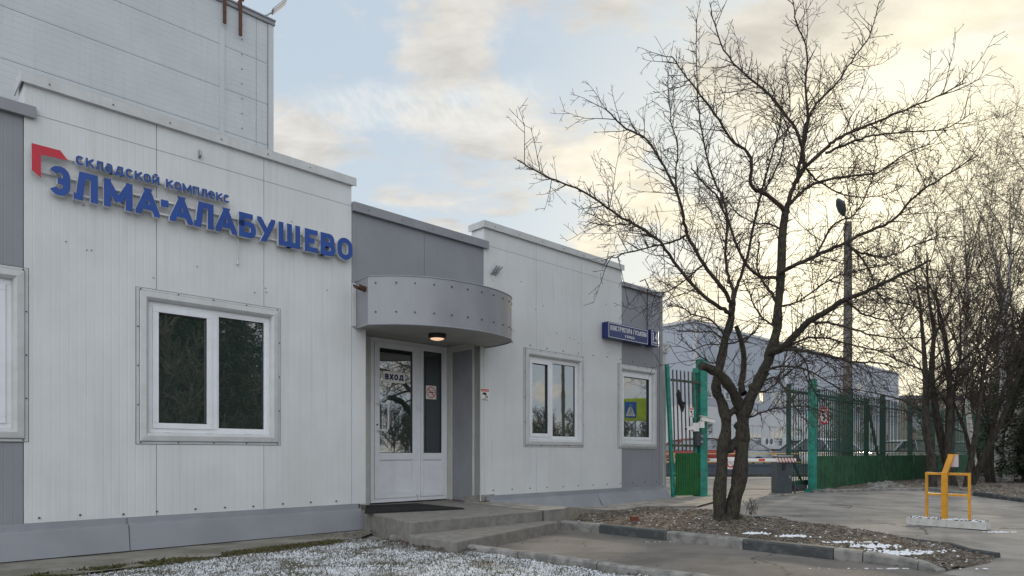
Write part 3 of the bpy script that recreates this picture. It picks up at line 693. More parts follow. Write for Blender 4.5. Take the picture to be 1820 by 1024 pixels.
def glyph(mb, ch, x, z, wd, hh, tk, yf, dp, m, ms=None):
    key = ch if ch in GL else ch.upper()
    for si, stv in enumerate(GL[key]):
        pts = [Vector((x+tk/2+a*(wd-tk), z+tk/2+b*(hh-tk))) for a, b in stv]
        q = [pts[0]]
        for p in pts[1:]:
            if (p-q[-1]).length > 1e-5: q.append(p)
        pts = q
        closed = (pts[0]-pts[-1]).length < 1e-4
        for e, o_ in ((0, 1), (-1, -2)):
            a, b = stv[e], (pts[e]-pts[o_]).normalized()
            if not closed and ((a[1] in (0, 1) and abs(b.y) > .3) or (a[0] in (0, 1) and abs(b.x) > .9)): pts[e] = pts[e]+b*tk*(.5 if abs(b.x) < .1 or abs(b.y) < .1 else 1.0)
        L, Rr = [], []
        for i, p in enumerate(pts):
            if closed and i in (0, len(pts)-1): d0 = (pts[-1]-pts[-2]).normalized(); d1 = (pts[1]-pts[0]).normalized()
            else: d0 = (p-pts[i-1]).normalized() if i else (pts[1]-p).normalized(); d1 = (pts[i+1]-p).normalized() if i < len(pts)-1 else d0
            n0 = Vector((-d0.y, d0.x)); n1_ = Vector((-d1.y, d1.x)); nn_ = (n0+n1_)
            nn_ = nn_.normalized() if nn_.length > .05 else n0
            k = tk/2/max(.35, nn_.dot(n0)); L.append(p+nn_*k); Rr.append(p-nn_*k)
        lo = z-.3*hh; hi = z+1.5*hh
        dg = max(b for a, b in stv) > 1 or min(b for a, b in stv) < 0
        for i in range(len(pts)-1):
            pl = clip([tuple(Rr[i]), tuple(Rr[i+1]), tuple(L[i+1]), tuple(L[i])], x, x+wd, lo if dg else z, hi if dg else z+hh)
            if len(pl) > 2: mb.prism(pl, yf-si*.0004, yf+dp, m, ms)
def write(mb, s, x0, x1, z, hh, tk, yf, dp, m, ms=None, gap=.22):
    ws = [WD.get(c, 1.0) for c in s]; tot = sum(ws)+gap*(len(s)-1); k = (x1-x0)/tot; x = x0
    for c, w_ in zip(s, ws):
        if c != ' ': glyph(mb, c, x, z, w_*k, hh, tk, yf, dp, m, ms)
        x += (w_+gap)*k

# facade sign
zz = 2.844
def sp2(x, y): return x/zz, 220+y/zz
OS = .10
def fpo(x, y): a, b = sp2(x, y); return fp(a, b, OS)
ltr = [('Э', 246, 356, 207, 350), ('Л', 372, 495, 247, 390), ('М', 525, 670, 283, 430), ('А', 685, 808, 333, 463), ('-', 808, 857, 0, 0), ('А', 858, 975, 372, 500), ('Л', 980, 1080, 398, 527), ('А', 1088, 1197, 430, 555), ('Б', 1208, 1295, 452, 573), ('У', 1300, 1392, 475, 588), ('Ш', 1408, 1517, 500, 628), ('Е', 1540, 1607, 537, 650), ('В', 1620, 1695, 558, 668), ('О', 1705, 1782, 583, 686)]
zts, zbs = [], []
for c, a, b, y0, y1 in ltr:
    if c != '-': zts.append(fpo((a+b)/2, y0+ .0)[1]); zbs.append(fpo((a+b)/2, y1)[1])
print('LETTER Z', [round(x, 3) for x in zts], [round(x, 3) for x in zbs])
Zt, Zb = sorted(zts)[len(zts)//2], sorted(zbs)[len(zbs)//2]
base = fpo(246, 350)
sign = thing('facade_sign', 'blue raised letters with a red angle emblem on the white facade', 'sign', W(base[0], 0, Zb), ANG)
def relf(mb, name, root, parent=None, bevel=0):
    u_, o_ = loc(root.location); mb.shift((u_, -o_, root.location.z)); return mb.build(name, None, parent or root, bevel)
def dfont(m, side): return m
tkb = (Zt-Zb)*.225
for c, a, b, y0, y1 in ltr:
    mb = MB(); ua, ub = fpo(a, y1)[0], fpo(b, y1)[0]
    if c == '-': mb.prism([(ua+.01, Zb+.13), (ub-.01, Zb+.13), (ub-.01, Zb+.205), (ua+.01, Zb+.205)], -OS, -.045, 'letter_blue', 'letter_side')
    else: glyph(mb, c, ua, Zb, ub-ua, Zt-Zb, tkb, -OS, .055, 'letter_blue', 'letter_side')
    relf(mb, 'letter', sign)
# small line of letters
ua, ub = fpo(383, 200)[0], fpo(1162, 390)[0]; zs0 = (fpo(400, 205)[1]+fpo(1145, 402)[1])/2; zs1 = (fpo(400, 162)[1]+fpo(1145, 358)[1])/2
txt = 'складской комплекс'
ws = [WD.get(c, 1.0) for c in txt]; tot = sum(ws)+.17*(len(txt)-1); kk = (ub-ua)/tot; x = ua
for c, w_ in zip(txt, ws):
    if c != ' ':
        mb = MB(); glyph(mb, c, x, zs0, w_*kk, zs1-zs0, (zs1-zs0)*.225, -OS, .055, 'letter_blue', 'letter_side'); relf(mb, 'letter', sign)
    x += (w_+.17)*kk
em = MB(); pl = [fpo(*p) for p in ((160, 97), (305, 135), (345, 187), (207, 155), (207, 275), (160, 232))]
em.prism(pl[::-1], -OS, -.045, 'logo_red', 'letter_side'); relf(em, 'emblem', sign)
rl = MB()
for z_, a_, b_ in ((Zt-.07, fpo(215, 0)[0], fpo(1780, 0)[0]), (Zb+.07, fpo(260, 0)[0], fpo(1780, 0)[0]), ((zs0+zs1)/2+.01, fpo(330, 0)[0], fpo(1150, 0)[0])):
    rl.box(a_, b_, -.040, -.018, z_-.011, z_+.011, 'letter_side')
    for k in range(8): xx = a_+(b_-a_)*(k+.5)/8; rl.box(xx-.012, xx+.012, -.018, .0, z_-.008, z_+.008, 'galv')
relf(rl, 'mounting_rail', sign)
cbm = MB(); c0 = fpo(1215, 570); cbm.tube([(c0[0], -.03, c0[1]), (c0[0]+.01, -.02, c0[1]-.12), (c0[0], -.015, c0[1]-.27)], .006, 6, 'letter_side'); cbm.cyl((c0[0], -.02, c0[1]-.29), (0, 0, 1), .013, .035, 8, 'letter_side'); relf(cbm, 'cable', sign)

# small items on the facade
def wallthing(name, label, cat, px, py, o=0, group=None):
    u_, z_ = fp(px, py, o); return thing(name, label, cat, W(u_, o, z_), ANG, group)
th = wallthing('wall_hook', 'small bright metal bracket screwed to the wall above the lettering', 'bracket', 354, 275)
m_ = MB(); m_.box(-.012, .012, -.012, 0, -.045, .05, 'galv'); m_.box(-.01, .01, -.06, -.012, -.03, -.01, 'galv'); m_.cyl((0, -.05, .0), (0, 0, 1), .012, .06, 8, 'galv'); m_.build('plate', None, th)
th = wallthing('bracket_plate', 'diamond plate with three short metal prongs beside the canopy', 'bracket', 877, 482)
m_ = MB(); m_.prism([(0, .17), (-.12, 0), (0, -.17), (.12, 0)], -.006, 0, 'letter_side'); m_.build('plate', None, th)
for k in (-1, 0, 1): m_ = MB(); m_.tube([(k*.045-.02, -.006, -.06), (k*.06+.04, -.10, .07)], .017, 8, 'galv', True, True); m_.build('prong', None, th)
# street name sign
def boxsign(name, label, px0, px1, pyt, pyb, prefx, dep):
    ua, ub = fu(px0, dep), fu(px1, dep); zt, zb = fp(prefx, pyt, dep)[1], fp(prefx, pyb, dep)[1]
    r = thing(name, label, 'sign', W(ua, 0, zb), ANG); m = MB(); ww, hh = ub-ua, zt-zb
    m.box(0, ww, -dep, -.01, 0, hh, 'sign_blue'); m.build('housing', None, r, .01)
    m = MB(); m.ring(.014, ww-.014, .016, hh-.016, .008, -dep-.003, -dep+.002, 'sign_white'); m.build('border', None, r)
    return r, ww, hh
r, ww, hh = boxsign('street_sign', 'long dark blue street name box at the corner of the facade', 1081, 1152, 571, 600, 1081, .16)
hh_ = hh
m_ = MB(); write(m_, 'КОНСТРУКТОРА ГУСЬКОВА', .07, ww-.06, hh*.50, hh*.30, .011, -.163, .002, 'sign_white', gap=.35); write(m_, 'УЛИЦА', ww*.40, ww*.64, hh*.20, hh*.16, .009, -.163, .002, 'sign_white', gap=.5); m_.build('lettering', None, r)
r, ww, hh = boxsign('house_number_sign', 'small dark blue box with the number 14 beside the street name', 1157.5, 1171, 585, 614, 1157, .16)
m_ = MB(); write(m_, '14', ww*.14, ww*.86, hh*.33, hh*.52, .026, -.163, .002, 'sign_white', gap=.4); write(m_, 'СТРОЕНИЕ 1', ww*.14, ww*.86, hh*.16, hh*.09, .005, -.163, .002, 'sign_white', gap=.4); m_.build('lettering', None, r)
th = wallthing('sign_cable', 'black cable hanging over the parapet down to the street name box', 'cable', 1148, 570)
m_ = MB(); zt_ = ZG-fp(1148, 570)[1]; m_.tube([(-.25, -.03, zt_+.10), (-.12, -.06, zt_+.16), (-.02, -.07, zt_+.03), (0, -.03, zt_-.25), (0, -.03, 0), (.0, -.03, -.35), (.03, -.03, -.5), (.06, -.03, -.52), (.09, -.03, -.45), (.09, -.03, -.36)], .011, 6, 'black'); m_.build('cable', None, th)
# ВХОД plate on the door, no smoking sticker, CCTV notices
def flat(name, label, px0, px1, pyt, pyb, pref, o, thick=.004, m='sticker'):
    ua, ub = fu(px0, o), fu(px1, o); zt, zb = fp(pref, pyt, o)[1], fp(pref, pyb, o)[1]; r = thing(name, label, 'sign', W(ua, o, zb), ANG); mb = MB(); mb.box(0, ub-ua, -thick, 0, 0, zt-zb, m); mb.build('plate', None, r); return r, ub-ua, zt-zb
OD = -(DR-.047)+.0
r, ww, hh = flat('door_sign', 'white plate reading ВХОД across the door glass', 681, 720, 659, 679, 681, -(DR-.014))
m_ = MB(); write(m_, 'ВХОД', .03, ww-.03, hh*.25, hh*.52, .024, -.007, .002, 'navy', gap=.2); m_.build('lettering', None, r)
r, ww, hh = flat('no_smoking_sign', 'square white no smoking sticker on the narrow side glass', 757, 775, 685, 709, 757, -(DR-.014))
def ringm(mb, cx, cz, r0, r1, yf, dp, m, n=28, sx=1):
    for k in range(n):
        a0, a1 = 2*math.pi*k/n, 2*math.pi*(k+1)/n
        mb.prism([(cx+r0*sx*math.cos(a0), cz+r0*math.sin(a0)), (cx+r1*sx*math.cos(a0), cz+r1*math.sin(a0)), (cx+r1*sx*math.cos(a1), cz+r1*math.sin(a1)), (cx+r0*sx*math.cos(a1), cz+r0*math.sin(a1))], yf, yf+dp, m)
m_ = MB(); rr = min(ww, hh)*.44; ringm(m_, ww/2, hh/2, rr*.86, rr, -.007, .002, 'red_paint'); m_.prism([(ww/2-rr*.68, hh/2+rr*.56), (ww/2-rr*.56, hh/2+rr*.68), (ww/2+rr*.68, hh/2-rr*.56), (ww/2+rr*.56, hh/2-rr*.68)][::-1], -.0075, -.005, 'red_paint')
m_.box(ww/2-rr*.6, ww/2+rr*.55, -.0065, -.004, hh/2-rr*.08, hh/2+rr*.1, 'black'); m_.tube([(ww/2+rr*.35, -.006, hh/2+rr*.2), (ww/2+rr*.25, -.006, hh/2+rr*.4), (ww/2+rr*.4, -.006, hh/2+rr*.6)], .002, 4, 'black'); m_.build('symbol', None, r)
def cctv_notice(r, ww, hh):
    m_ = MB(); m_.box(ww*.05, ww*.95, -.006, -.003, hh*.76, hh*.96, 'red_paint'); write(m_, 'ВНИМАНИЕ', ww*.12, ww*.88, hh*.82, hh*.07, hh*.014, -.0075, .001, 'sign_white')
    m_.prism([(ww*.22, hh*.52), (ww*.62, hh*.45), (ww*.70, hh*.60), (ww*.45, hh*.70), (ww*.22, hh*.62)], -.006, -.003, 'black'); m_.box(ww*.58, ww*.66, -.0066, -.003, hh*.30, hh*.46, 'black'); m_.box(ww*.58, ww*.8, -.0061, -.003, hh*.27, hh*.33, 'black'); m_.box(ww*.79, ww*.84, -.0066, -.003, hh*.24, hh*.44, 'black')
    write(m_, 'ВЕДЕТСЯ', ww*.3, ww*.7, hh*.14, hh*.05, hh*.01, -.006, .002, 'black'); write(m_, 'ВИДЕОНАБЛЮДЕНИЕ'.replace('Ю', 'О'), ww*.1, ww*.9, hh*.05, hh*.05, hh*.01, -.006, .002, 'black'); m_.build('print', None, r)
GL['Я'] = [[(1, 0), (1, 1), (.4, 1)]+arc(.35, .75, .3, .25, 90, 270, 5)+[(1, .5)], [(.5, .5), (0, 0)]]
r, ww, hh = flat('camera_notice', 'white and red camera surveillance notice on the wall beside the recess', 854, 869, 690, 712, 854, .0); cctv_notice(r, ww, hh)
# inside stop: brackets and lamp on the tower
# ------------------------------------------------------------------ tall warehouse behind
YT = 19.8; cT = Vector(((484-CX)/F*YT, YT)); ztT = HC+(HOR-38)/F*YT
tw = thing('tall_warehouse', 'tall warehouse of pale horizontal metal panels rising behind the office', 'building', (cT.x, cT.y, 0), ANG)
uT, oT = loc(cT)
def ftw(px):
    r = (px-CX)/F; return (r*cT.y-cT.x)/(D.x-r*D.y)
tm = MB(); z = ztT-.12; k = 0
while z > 2:
    tm.box(-45, ftw(399)-.0, 0, .1, z-1.19+.012, z, 'tower_panel'); tm.box(ftw(399)+.001, -.14, 0.001, .1, z-1.19+.012, z, 'tower_panel'); z -= 1.19
tm.box(-45, -.14, .03, .12, 1, ztT-.1, 'joint'); tm.box(-45, -.02, .13, 30, 0, ztT-.3, 'tower_panel')
tm.build('wall', None, tw)
c = MB(); c.box(-.14, .03, -.02, .13, 1, ztT-.13, 'tower_panel'); c.box(ftw(390), ftw(399), -.02, .0, 1, ztT-.13, 'tower_panel'); c.box(ftw(399)+.9, ftw(399)+.905, -.003, .0, 1, ztT-.1, 'joint'); c.box(-.142, -.137, -.024, .0, 1, ztT-.13, 'joint')
for k in range(22): c.cyl((ftw(430), -.004, ztT-.5-k*.42), (0, 1, 0), .018, .012, 6, 'screw')
c.build('cover_strip', None, tw)
c = MB(); c.box(-45, .06, -.06, .5, ztT-.13, ztT, 'grey_smooth'); c.box(-45, .07, -.09, .5, ztT-.02, ztT+.02, 'grey_smooth'); c.build('parapet_cap', None, tw)
c = MB()
for px, l in ((396, .75), (424, .9)): xx = ftw(px); c.box(xx-.04, xx+.04, -.16, -.10, ztT-l, ztT+.1, 'rust'); c.box(xx-.04, xx+.04, -.10, .2, ztT+.03, ztT+.09, 'rust')
c.box(ftw(396)-.3, ftw(424)+.1, -.15, -.11, ztT+.1, ztT+.16, 'rust'); c.build('roof_bracket', None, tw)
fl = thing('flood_lamp', 'small flood lamp on an arm at the roof corner of the tall warehouse', 'lamp', (cT.x, cT.y, ztT), ANG)
m_ = MB(); m_.tube([(-.35, .1, 0), (-.15, .0, .12), (.0, -.1, .25)], .025, 6, 'galv'); m_.build('arm', None, fl)
m_ = MB(); m_.obox((-.05, -.12, .2), (.30, -.2, .62), .26, .07, 'galv'); m_.build('head', None, fl); m_ = MB(); m_.obox((-.02, -.165, .22), (.29, -.245, .60), .22, .012, 'sticker'); m_.build('lens', None, fl)

# ------------------------------------------------------------------ grey warehouse beyond the gate
YW = 37.0; cW = Vector(((1233-CX)/F*YW, YW)); zW = HC+(HOR-573)/F*YW
wh = thing('grey_warehouse', 'long two storey blue grey warehouse with rows of windows beyond the gate', 'building', (cW.x, cW.y, 0), ANG)
WL = 35.6
def ftw2(px):
    r = (px-CX)/F; return (r*cW.y-cW.x)/(D.x-r*D.y)
m_ = MB(); m_.box(0, WL, 0, 22, 3.75, zW, 'ware_upper'); m_.box(.02, WL-.02, .03, 21.9, 1.55, 3.75, 'ware_lower'); m_.box(.0, WL, -.02, 22, 0, 1.55, 'ware_base')
for xx in (0, ftw2(1275), ftw2(1275)+9, ftw2(1275)+18, WL-.3): m_.box(xx-.02, xx+.28, -.03, .0, 3.76, zW-.01, 'ware_lower')
m_.build('wall', None, wh)
m_ = MB(); m_.box(-.12, WL+.12, -.12, 22.1, zW, zW+.14, 'ware_lower'); m_.build('roof_edge', None, wh)
m_ = MB(); m_.box(3, WL, -1.2, -.03, 1.30, 1.50, 'ware_lower'); m_.build('ledge', None, wh)
for row, (z0, z1) in enumerate(((1.85, 2.75), (4.15, 4.98), (6.0, 6.7))):
    for k in range(11):
        c = 1.1+3.06*k
        if row == 2 and k not in (5, 8): continue
        hw = .95 if row == 0 else .8
        m_ = MB(); m_.ring(c-hw, c+hw, z0, z1, .07, -.05, .03, 'trim_white'); 
        for q in (-.33, .33): m_.box(c+q*hw-.03, c+q*hw+.03, -.045, .02, z0+.07, z1-.07, 'trim_white')
        m_.box(c-hw-.1, c+hw+.1, -.09, -.0, z1+.002, z1+.05, 'trim_white')
        f_ = m_.build('window', None, wh); m_ = MB(); m_.box(c-hw+.07, c+hw-.07, -.032, -.0, z0+.07, z1-.07, 'lit_window' if (row == 1 and k == 3 and False) else 'glass_far'); m_.build('pane', None, f_)
m_ = MB(); m_.box(ftw2(1352)-.2, ftw2(1352)+.2, -.036, -.0335, 4.3, 4.85, 'lit_window'); m_.build('lit_room', None, wh)
acp = None
for k, px in enumerate((1357, 1363, 1397, 1408)):
    p = cW+D*(7.9+(.62*k if k < 2 else 3.0+.62*(k-2)))+N*.35
    if acp is None:
        acp = thing('air_conditioner', 'first outdoor air conditioning unit on the grey warehouse wall', 'air conditioner', (p.x, p.y, 1.52), ANG, 'air conditioning units on the grey warehouse')
        m_ = MB(); m_.box(-.27, .27, -.14, .14, 0, .5, 'ac_white'); m_.build('casing', None, acp); m_ = MB(); ringm(m_, -.06, .25, .03, .19, -.15, .008, 'cabinet', 16); m_.build('fan_grille', None, acp); a_ = acp
    else: a_ = copy_tree(acp); a_.location = (p.x, p.y, 1.52)
    a_['label'] = ['leftmost outdoor air conditioning unit on the grey warehouse, beside the tree trunk', 'second air conditioning unit from the left on the grey warehouse wall', 'third air conditioning unit from the left on the grey warehouse wall', 'rightmost outdoor air conditioning unit on the grey warehouse, beside the sliding gate'][k]
# low beige building far right
bb = thing('beige_building', 'low tan building behind the right end of the fence', 'building', (P(1650, 805, 75).x, 75, 0), R(-4))
m_ = MB(); m_.box(-12, 32, 0, 12, 0, 7.0, 'beige_wall'); m_.build('wall', None, bb); m_ = MB(); m_.box(-12.3, 32.3, -.4, 12.3, 7.0, 7.4, 'roof_dark'); m_.build('roof', None, bb)
for k in range(10): m_ = MB(); m_.box(-10+4*k, -8.2+4*k, -.05, 0, 3.6, 5.2, 'glass_far'); m_.build('window', None, bb)

# ------------------------------------------------------------------ yard wall, rail, snow strip
yw = thing('retaining_wall', 'low dark retaining wall across the yard beyond the gate', 'wall', (0, 27, 0))
m_ = MB(); m_.box(-2, 46, 0, .3, .0, .56, 'dark_wall'); m_.box(-2, 46, -.04, .34, .56, .63, 'dark_wall'); m_.build('wall_body', None, yw)
for k in range(16): m_ = None
m_ = MB(); m_.box(-2, 46, .35, 60, .10, .15, 'asphalt'); o = m_.build('yard_deck'); o.location = (0, 27.0, .10); tag(o, kind='structure')
yr = thing('yard_railing', 'yellow metal railing along the top of the dark wall', 'railing', (0, 27.15, .63))
m_ = MB()
for z_ in (.40, .06): m_ = MB(); m_.box(-2, 46, -.02, .02, z_-.02, z_+.02, 'yellow_rail'); m_.build('rail', None, yr)
pp = None
for k in range(24):
    if pp is None: m_ = MB(); m_.box(-.03, .03, -.025, .025, -.02, .42, 'yellow_rail'); pp = m_.build('post', None, yr); q = pp
    else: q = pp.copy(); col.objects.link(q)
    q.location = (-1.5+2*k, 0, 0)
sheet([(-2, 25.2), (46, 25.2), (46, 26.98), (-2, 26.98)], 'snow_strip', 'snow', .06, .5, lambda x, y: nz(x, y, 2, .12))
kerb([Vector((-2, 25.0, 0)), Vector((46, 25.0, 0))], .15, .14, 'kerb_dark', 'yard_kerb')
sheet([(-2, 23.2), (46, 23.2), (46, 24.95), (-2, 24.95)], 'painted_sun_band', 'road_painted_sun', .016)  # sunlit band of the far road, painted as a paler strip

# ------------------------------------------------------------------ cars
def car(name, label, m, x, y, z, rz, group=None, snow=False):
    r = thing(name, label, 'car', (x, y, z), rz, group)
    secs = [(-2.15, .35, .62, .70), (-2.1, .25, .72, .76), (-1.5, .22, .86, .82), (-.95, .2, .92, .86), (0, .2, .94, .87), (1.0, .2, .96, .87), (1.75, .22, .97, .84), (2.1, .3, .9, .76), (2.15, .4, .8, .7)]
    b = MB(); vs = []; c = 8
    for x_, z0, z1, w_ in secs: vs += [(x_, -w_*.9, z0), (x_, -w_, z0+.12), (x_, -w_, z1-.12), (x_, -w_*.88, z1), (x_, w_*.88, z1), (x_, w_, z1-.12), (x_, w_, z0+.12), (x_, w_*.9, z0)]
    ns = len(secs); b.add(vs, [(i*c+j, (i+1)*c+j, (i+1)*c+(j+1) % c, i*c+(j+1) % c) for i in range(ns-1) for j in range(c)], m, True); b.add(vs[:c], [list(range(c))], m); b.add(vs[-c:], [list(range(c))[::-1]], m)
    b.build('body', None, r)
    g = MB(); prof = [(-1.0, .90), (-.35, 1.36), (.2, 1.44), (1.1, 1.42), (1.95, .95)]
    vs = [(px_, s*(.80 if z_ < 1 else .64), z_) for s in (-1, 1) for px_, z_ in prof]; n_ = 5
    g.add(vs, [(i, i+1, n_+i+1, n_+i) for i in range(n_-1)]+[list(range(n_))[::-1], list(range(n_, 2*n_))], 'car_glass', False); g.build('windows', None, r)
    t_ = MB(); vs = [(px_, s*.66, z_) for s in (-1, 1) for px_, z_ in ((-.4, 1.365), (.2, 1.47), (1.1, 1.45), (1.25, 1.36))]; t_.add(vs, [(0, 1, 5, 4), (1, 2, 6, 5), (2, 3, 7, 6), (0, 4, 7, 3)], 'snow' if snow else m, True)
    for s in (-1, 1):
        for a_, b__ in (((-1.0, .80, .91), (-.38, .655, 1.38)), ((.35, .80, .93), (.35, .655, 1.44)), ((1.95, .80, .95), (1.15, .655, 1.43))): t_.obox((a_[0], s*a_[1], a_[2]), (b__[0], s*b__[1], b__[2]), .05, .05, m)
    t_.build('roof', None, r)
    for x_ in (-1.35, 1.35):
        for s in (-1, 1):
            wh_ = MB(); wh_.cyl((x_, s*.78, .32), (0, 1, 0), .32, .2, 20, 'tyre'); wo = wh_.build('wheel', None, r); ri = MB(); ri.cyl((x_, s*.885, .32), (0, 1, 0), .2, .02, 14, 'rim'); ri.build('rim', None, wo)
    for s in (-1, 1): l_ = MB(); l_.box(-2.16, -1.98, s*.45, s*.72, .58, .72, 'sticker'); l_.build('headlight', None, r); l_ = MB(); l_.box(2.0, 2.17, s*.5, s*.74, .68, .84, 'red_paint'); l_.build('tail_light', None, r)
    return r
def carat(px, Y): return (px-CX)/F*Y
car('parked_car', 'red parked car seen through the bars of the left gate leaf', 'car_red', carat(1218, 30), 30, .25, R(8))
car('parked_car', 'dark grey parked car right of the red one behind the yellow railing', 'car_silver', carat(1285, 32), 32, .25, R(4))
car('parked_car', 'pale parked car seen through the fence right of the speed limit sign', 'car_white', carat(1478, 31), 31, .25, R(100), snow=True)
car('parked_car', 'dark parked car behind the sliding gate, left of the pale car', 'car_dark', carat(1432, 33), 33, .25, R(10))
car('parked_car', 'white parked car with a snowy roof left of the thick dark tree trunk', 'car_white', carat(1598, 34), 34, .25, R(12), snow=True)
car('parked_car', 'white parked car seen right of the dark trunks behind the fence', 'car_white', carat(1722, 37), 37, .25, R(12), snow=True)

# ------------------------------------------------------------------ fence, gates
QF = Vector(((1444-CX)/F*16.1, 16.1))
fz = gz(16.1)
def ft(px): r = (px-CX)/F; return (r*QF.y-QF.x)/(D.x-r*D.y)
fence = thing('green_fence', 'long green bar fence with solid sheet base running away to the right', 'fence', (QF.x, QF.y, fz), ANG)
L_ = 2.62
for k in range(8):
    x0, x1 = k*L_+.06, (k+1)*L_-.06
    m_ = MB(); nb = 19
    for i in range(nb+1):
        xx = x0+(x1-x0)*i/nb; lean = rnd.gauss(0, .012); m_.obox((xx, 0, .80), (xx+lean, 0, 2.50+rnd.uniform(-.03, .04)), .020, .020, 'dark_green_bar')
    for z_ in (.98, 2.25): m_.box(x0, x1, -.035, -.012, z_-.02, z_+.02, 'dark_green_bar')
    m_.build('bar_panel', None, fence)
    m_ = MB(); n_ = 60; pts = []
    for i in range(n_+1): pts.append((x0-.04+(x1-x0+.08)*i/n_, -.05+(.012 if (i//2) % 2 else -.012)))
    vs = [(a, b, -.03+.03*math.sin(a*.7)) for a, b in pts]+[(a, b, .86) for a, b in pts]; m_.add(vs, [(i, i+1, n_+2+i, n_+1+i) for i in range(n_)], 'dark_green_sheet'); m_.build('sheet_panel', None, fence)
for k in range(1, 9):
    m_ = MB(); m_.box(k*L_-.06, k*L_+.06, .0, .12, -.1, 2.62, 'dark_green_bar'); m_.box(k*L_-.02, k*L_+.02, -.085, -.065, 0, .9, 'dark_green_bar'); m_.build('post', None, fence)
gp = thing('gate_post', 'stout teal gate post at the near end of the long fence', 'post', (QF.x, QF.y, fz), ANG)
m_ = MB(); m_.box(-.08, .08, -.08, .08, -.1, 2.66, 'green_frame'); m_.build('shaft', None, gp, .008); m_ = MB(); m_.box(-.14, .14, -.14, .14, -.1, .08, 'green_frame'); m_.box(-.09, .09, -.09, .09, 2.66, 2.69, 'green_frame'); m_.build('base_plate', None, gp)
sg = thing('sliding_gate', 'open sliding gate leaf of thin green bars parked behind the fence', 'gate', (QF.x-N.x*.28, QF.y-N.y*.28, fz), ANG)
a0 = -.72; a1 = 4.6
m_ = MB(); m_.box(a0, a0+.09, -.04, .04, .15, 2.55, 'dark_green_bar'); m_.box(a1-.08, a1, -.04, .04, .15, 2.50, 'dark_green_bar'); m_.box(a0, a1, -.03, .03, 2.36, 2.42, 'dark_green_bar'); m_.box(a0, a1, -.05, .05, .15, .28, 'dark_green_bar'); m_.box(a0, a1, -.03, .03, .96, 1.0, 'dark_green_bar')
m_.obox((a0+.1, 0, .9), (a0+.75, 0, .28), .04, .04, 'dark_green_bar'); m_.obox((a1, 0, 2.4), (a1+1.1, 0, .6), .06, .06, 'dark_green_bar'); m_.build('gate_frame', None, sg)
m_ = MB()
for i in range(36): xx = a0+.16+i*.145; m_.box(xx-.008, xx+.008, -.008, .008, .28, 2.5, 'dark_green_bar')
m_.build('bars', None, sg)
m_ = MB(); m_.box(a0+.05, a0+.75, -.14, -.05, .03, .17, 'cabinet'); m_.build('roller_carriage', None, sg)
for q in (.18, .55): m_ = MB(); m_.cyl((a0+q, -.15, .09), (0, 1, 0), .035, .03, 12, 'rust'); m_.build('roller', None, sg)
sg2 = thing('speed_limit_sign', 'round white speed limit sign with red border reading 5 on the fence', 'sign', (QF.x+D.x*.42+N.x*.10, QF.y+D.y*.42+N.y*.10, P(1456, 739, 16.3).z), ANG+R(-8))
m_ = MB(); m_.cyl((0, .005, 0), (0, 1, 0), .215, .008, 32, 'old_white'); m_.build('plate', None, sg2)
m_ = MB(); ringm(m_, 0, 0, .17, .215, -.004, .004, 'red_paint'); m_.build('border', None, sg2); m_ = MB(); write(m_, '5', -.075, .075, -.115, .23, .042, -.003, .003, 'black'); m_.build('numeral', None, sg2)

# left gate leaf and post
Yg = 14.55; zg = gz(Yg)
pl_ = P(1247, 886, Yg); gd = Vector((.93, .36, 0)).normalized(); ga = math.atan2(gd.y, gd.x)
gp2 = thing('gate_post', 'tall bright teal gate post standing beside the corrugated green gate leaf', 'post', (pl_.x, pl_.y, zg), ga)
m_ = MB(); m_.box(-.09, .09, -.09, .09, -.05, 2.98, 'green_frame'); m_.box(-.2, -.09, -.05, .05, 2.66, 2.78, 'green_frame'); m_.box(-.19, -.10, -.02, .05, .05, 2.68, 'green_frame'); m_.build('shaft', None, gp2, .006)
m_ = MB(); m_.box(-.13, .13, -.13, .13, -.05, .05, 'green_frame'); m_.build('base_plate', None, gp2)
lf = thing('gate_leaf', 'narrow gate leaf of rusty bars over bright green corrugated sheet', 'gate', (pl_.x, pl_.y, zg), ga)
Lw = .82
m_ = MB(); m_.obox((-Lw+.10, 0, 0), (-Lw-.06, 0, 2.82), .07, .07, 'green_frame', (0, 1, 0)); m_.build('stile', None, lf)
m_ = MB()
for i in range(8): xx = -Lw+.10+i*.098; m_.obox((xx+.02, -.02, 1.0), (xx-.03, -.02, 2.72-.006*i), .022, .022, 'bar_old')
m_.build('bars', None, lf)
m_ = MB(); m_.obox((-Lw, -.05, 2.5), (-.02, -.05, 2.46), .02, .05, 'bar_old'); m_.obox((-Lw+.05, -.05, 1.12), (-.02, -.05, 1.11), .02, .05, 'bar_old'); m_.build('crossbar', None, lf)
m_ = MB(); n_ = 72; pts = []
for i in range(n_+1): ph = (i % 6); pts.append((-Lw+.10+(Lw-.14)*i/n_, -.07+(0, 0, .014, .03, .03, .014)[ph]))
vs = [(a, b, .06) for a, b in pts]+[(a, b, .96) for a, b in pts]; m_.add(vs, [(i, i+1, n_+2+i, n_+1+i) for i in range(n_)], 'green_sheet'); m_.build('corrugated_sheet', None, lf)
m_ = MB(); m_.box(-.22, -.06, -.13, -.06, 1.12, 1.40, 'cabinet'); m_.cyl((-.10, -.14, 1.32), (0, 1, 0), .03, .02, 10, 'galv'); m_.cyl((-.10, -.14, 1.2), (0, 1, 0), .03, .02, 10, 'galv'); m_.build('lock_box', None, lf)
for z_ in (.5, 2.3): m_ = MB(); m_.cyl((-.10, -.07, z_), (0, 0, 1), .02, .13, 10, 'rust'); m_.build('hinge', None, lf)
gl = gp2.matrix_basis
def gate_thing(name, label, cat_, px, py, off=.12):
    p = P(px, py, Yg-.2); return thing(name, label, cat_, p, ga)
c1 = gate_thing('security_camera', 'white security camera on the gate post pointing right, above the other', 'camera', 1246, 749)
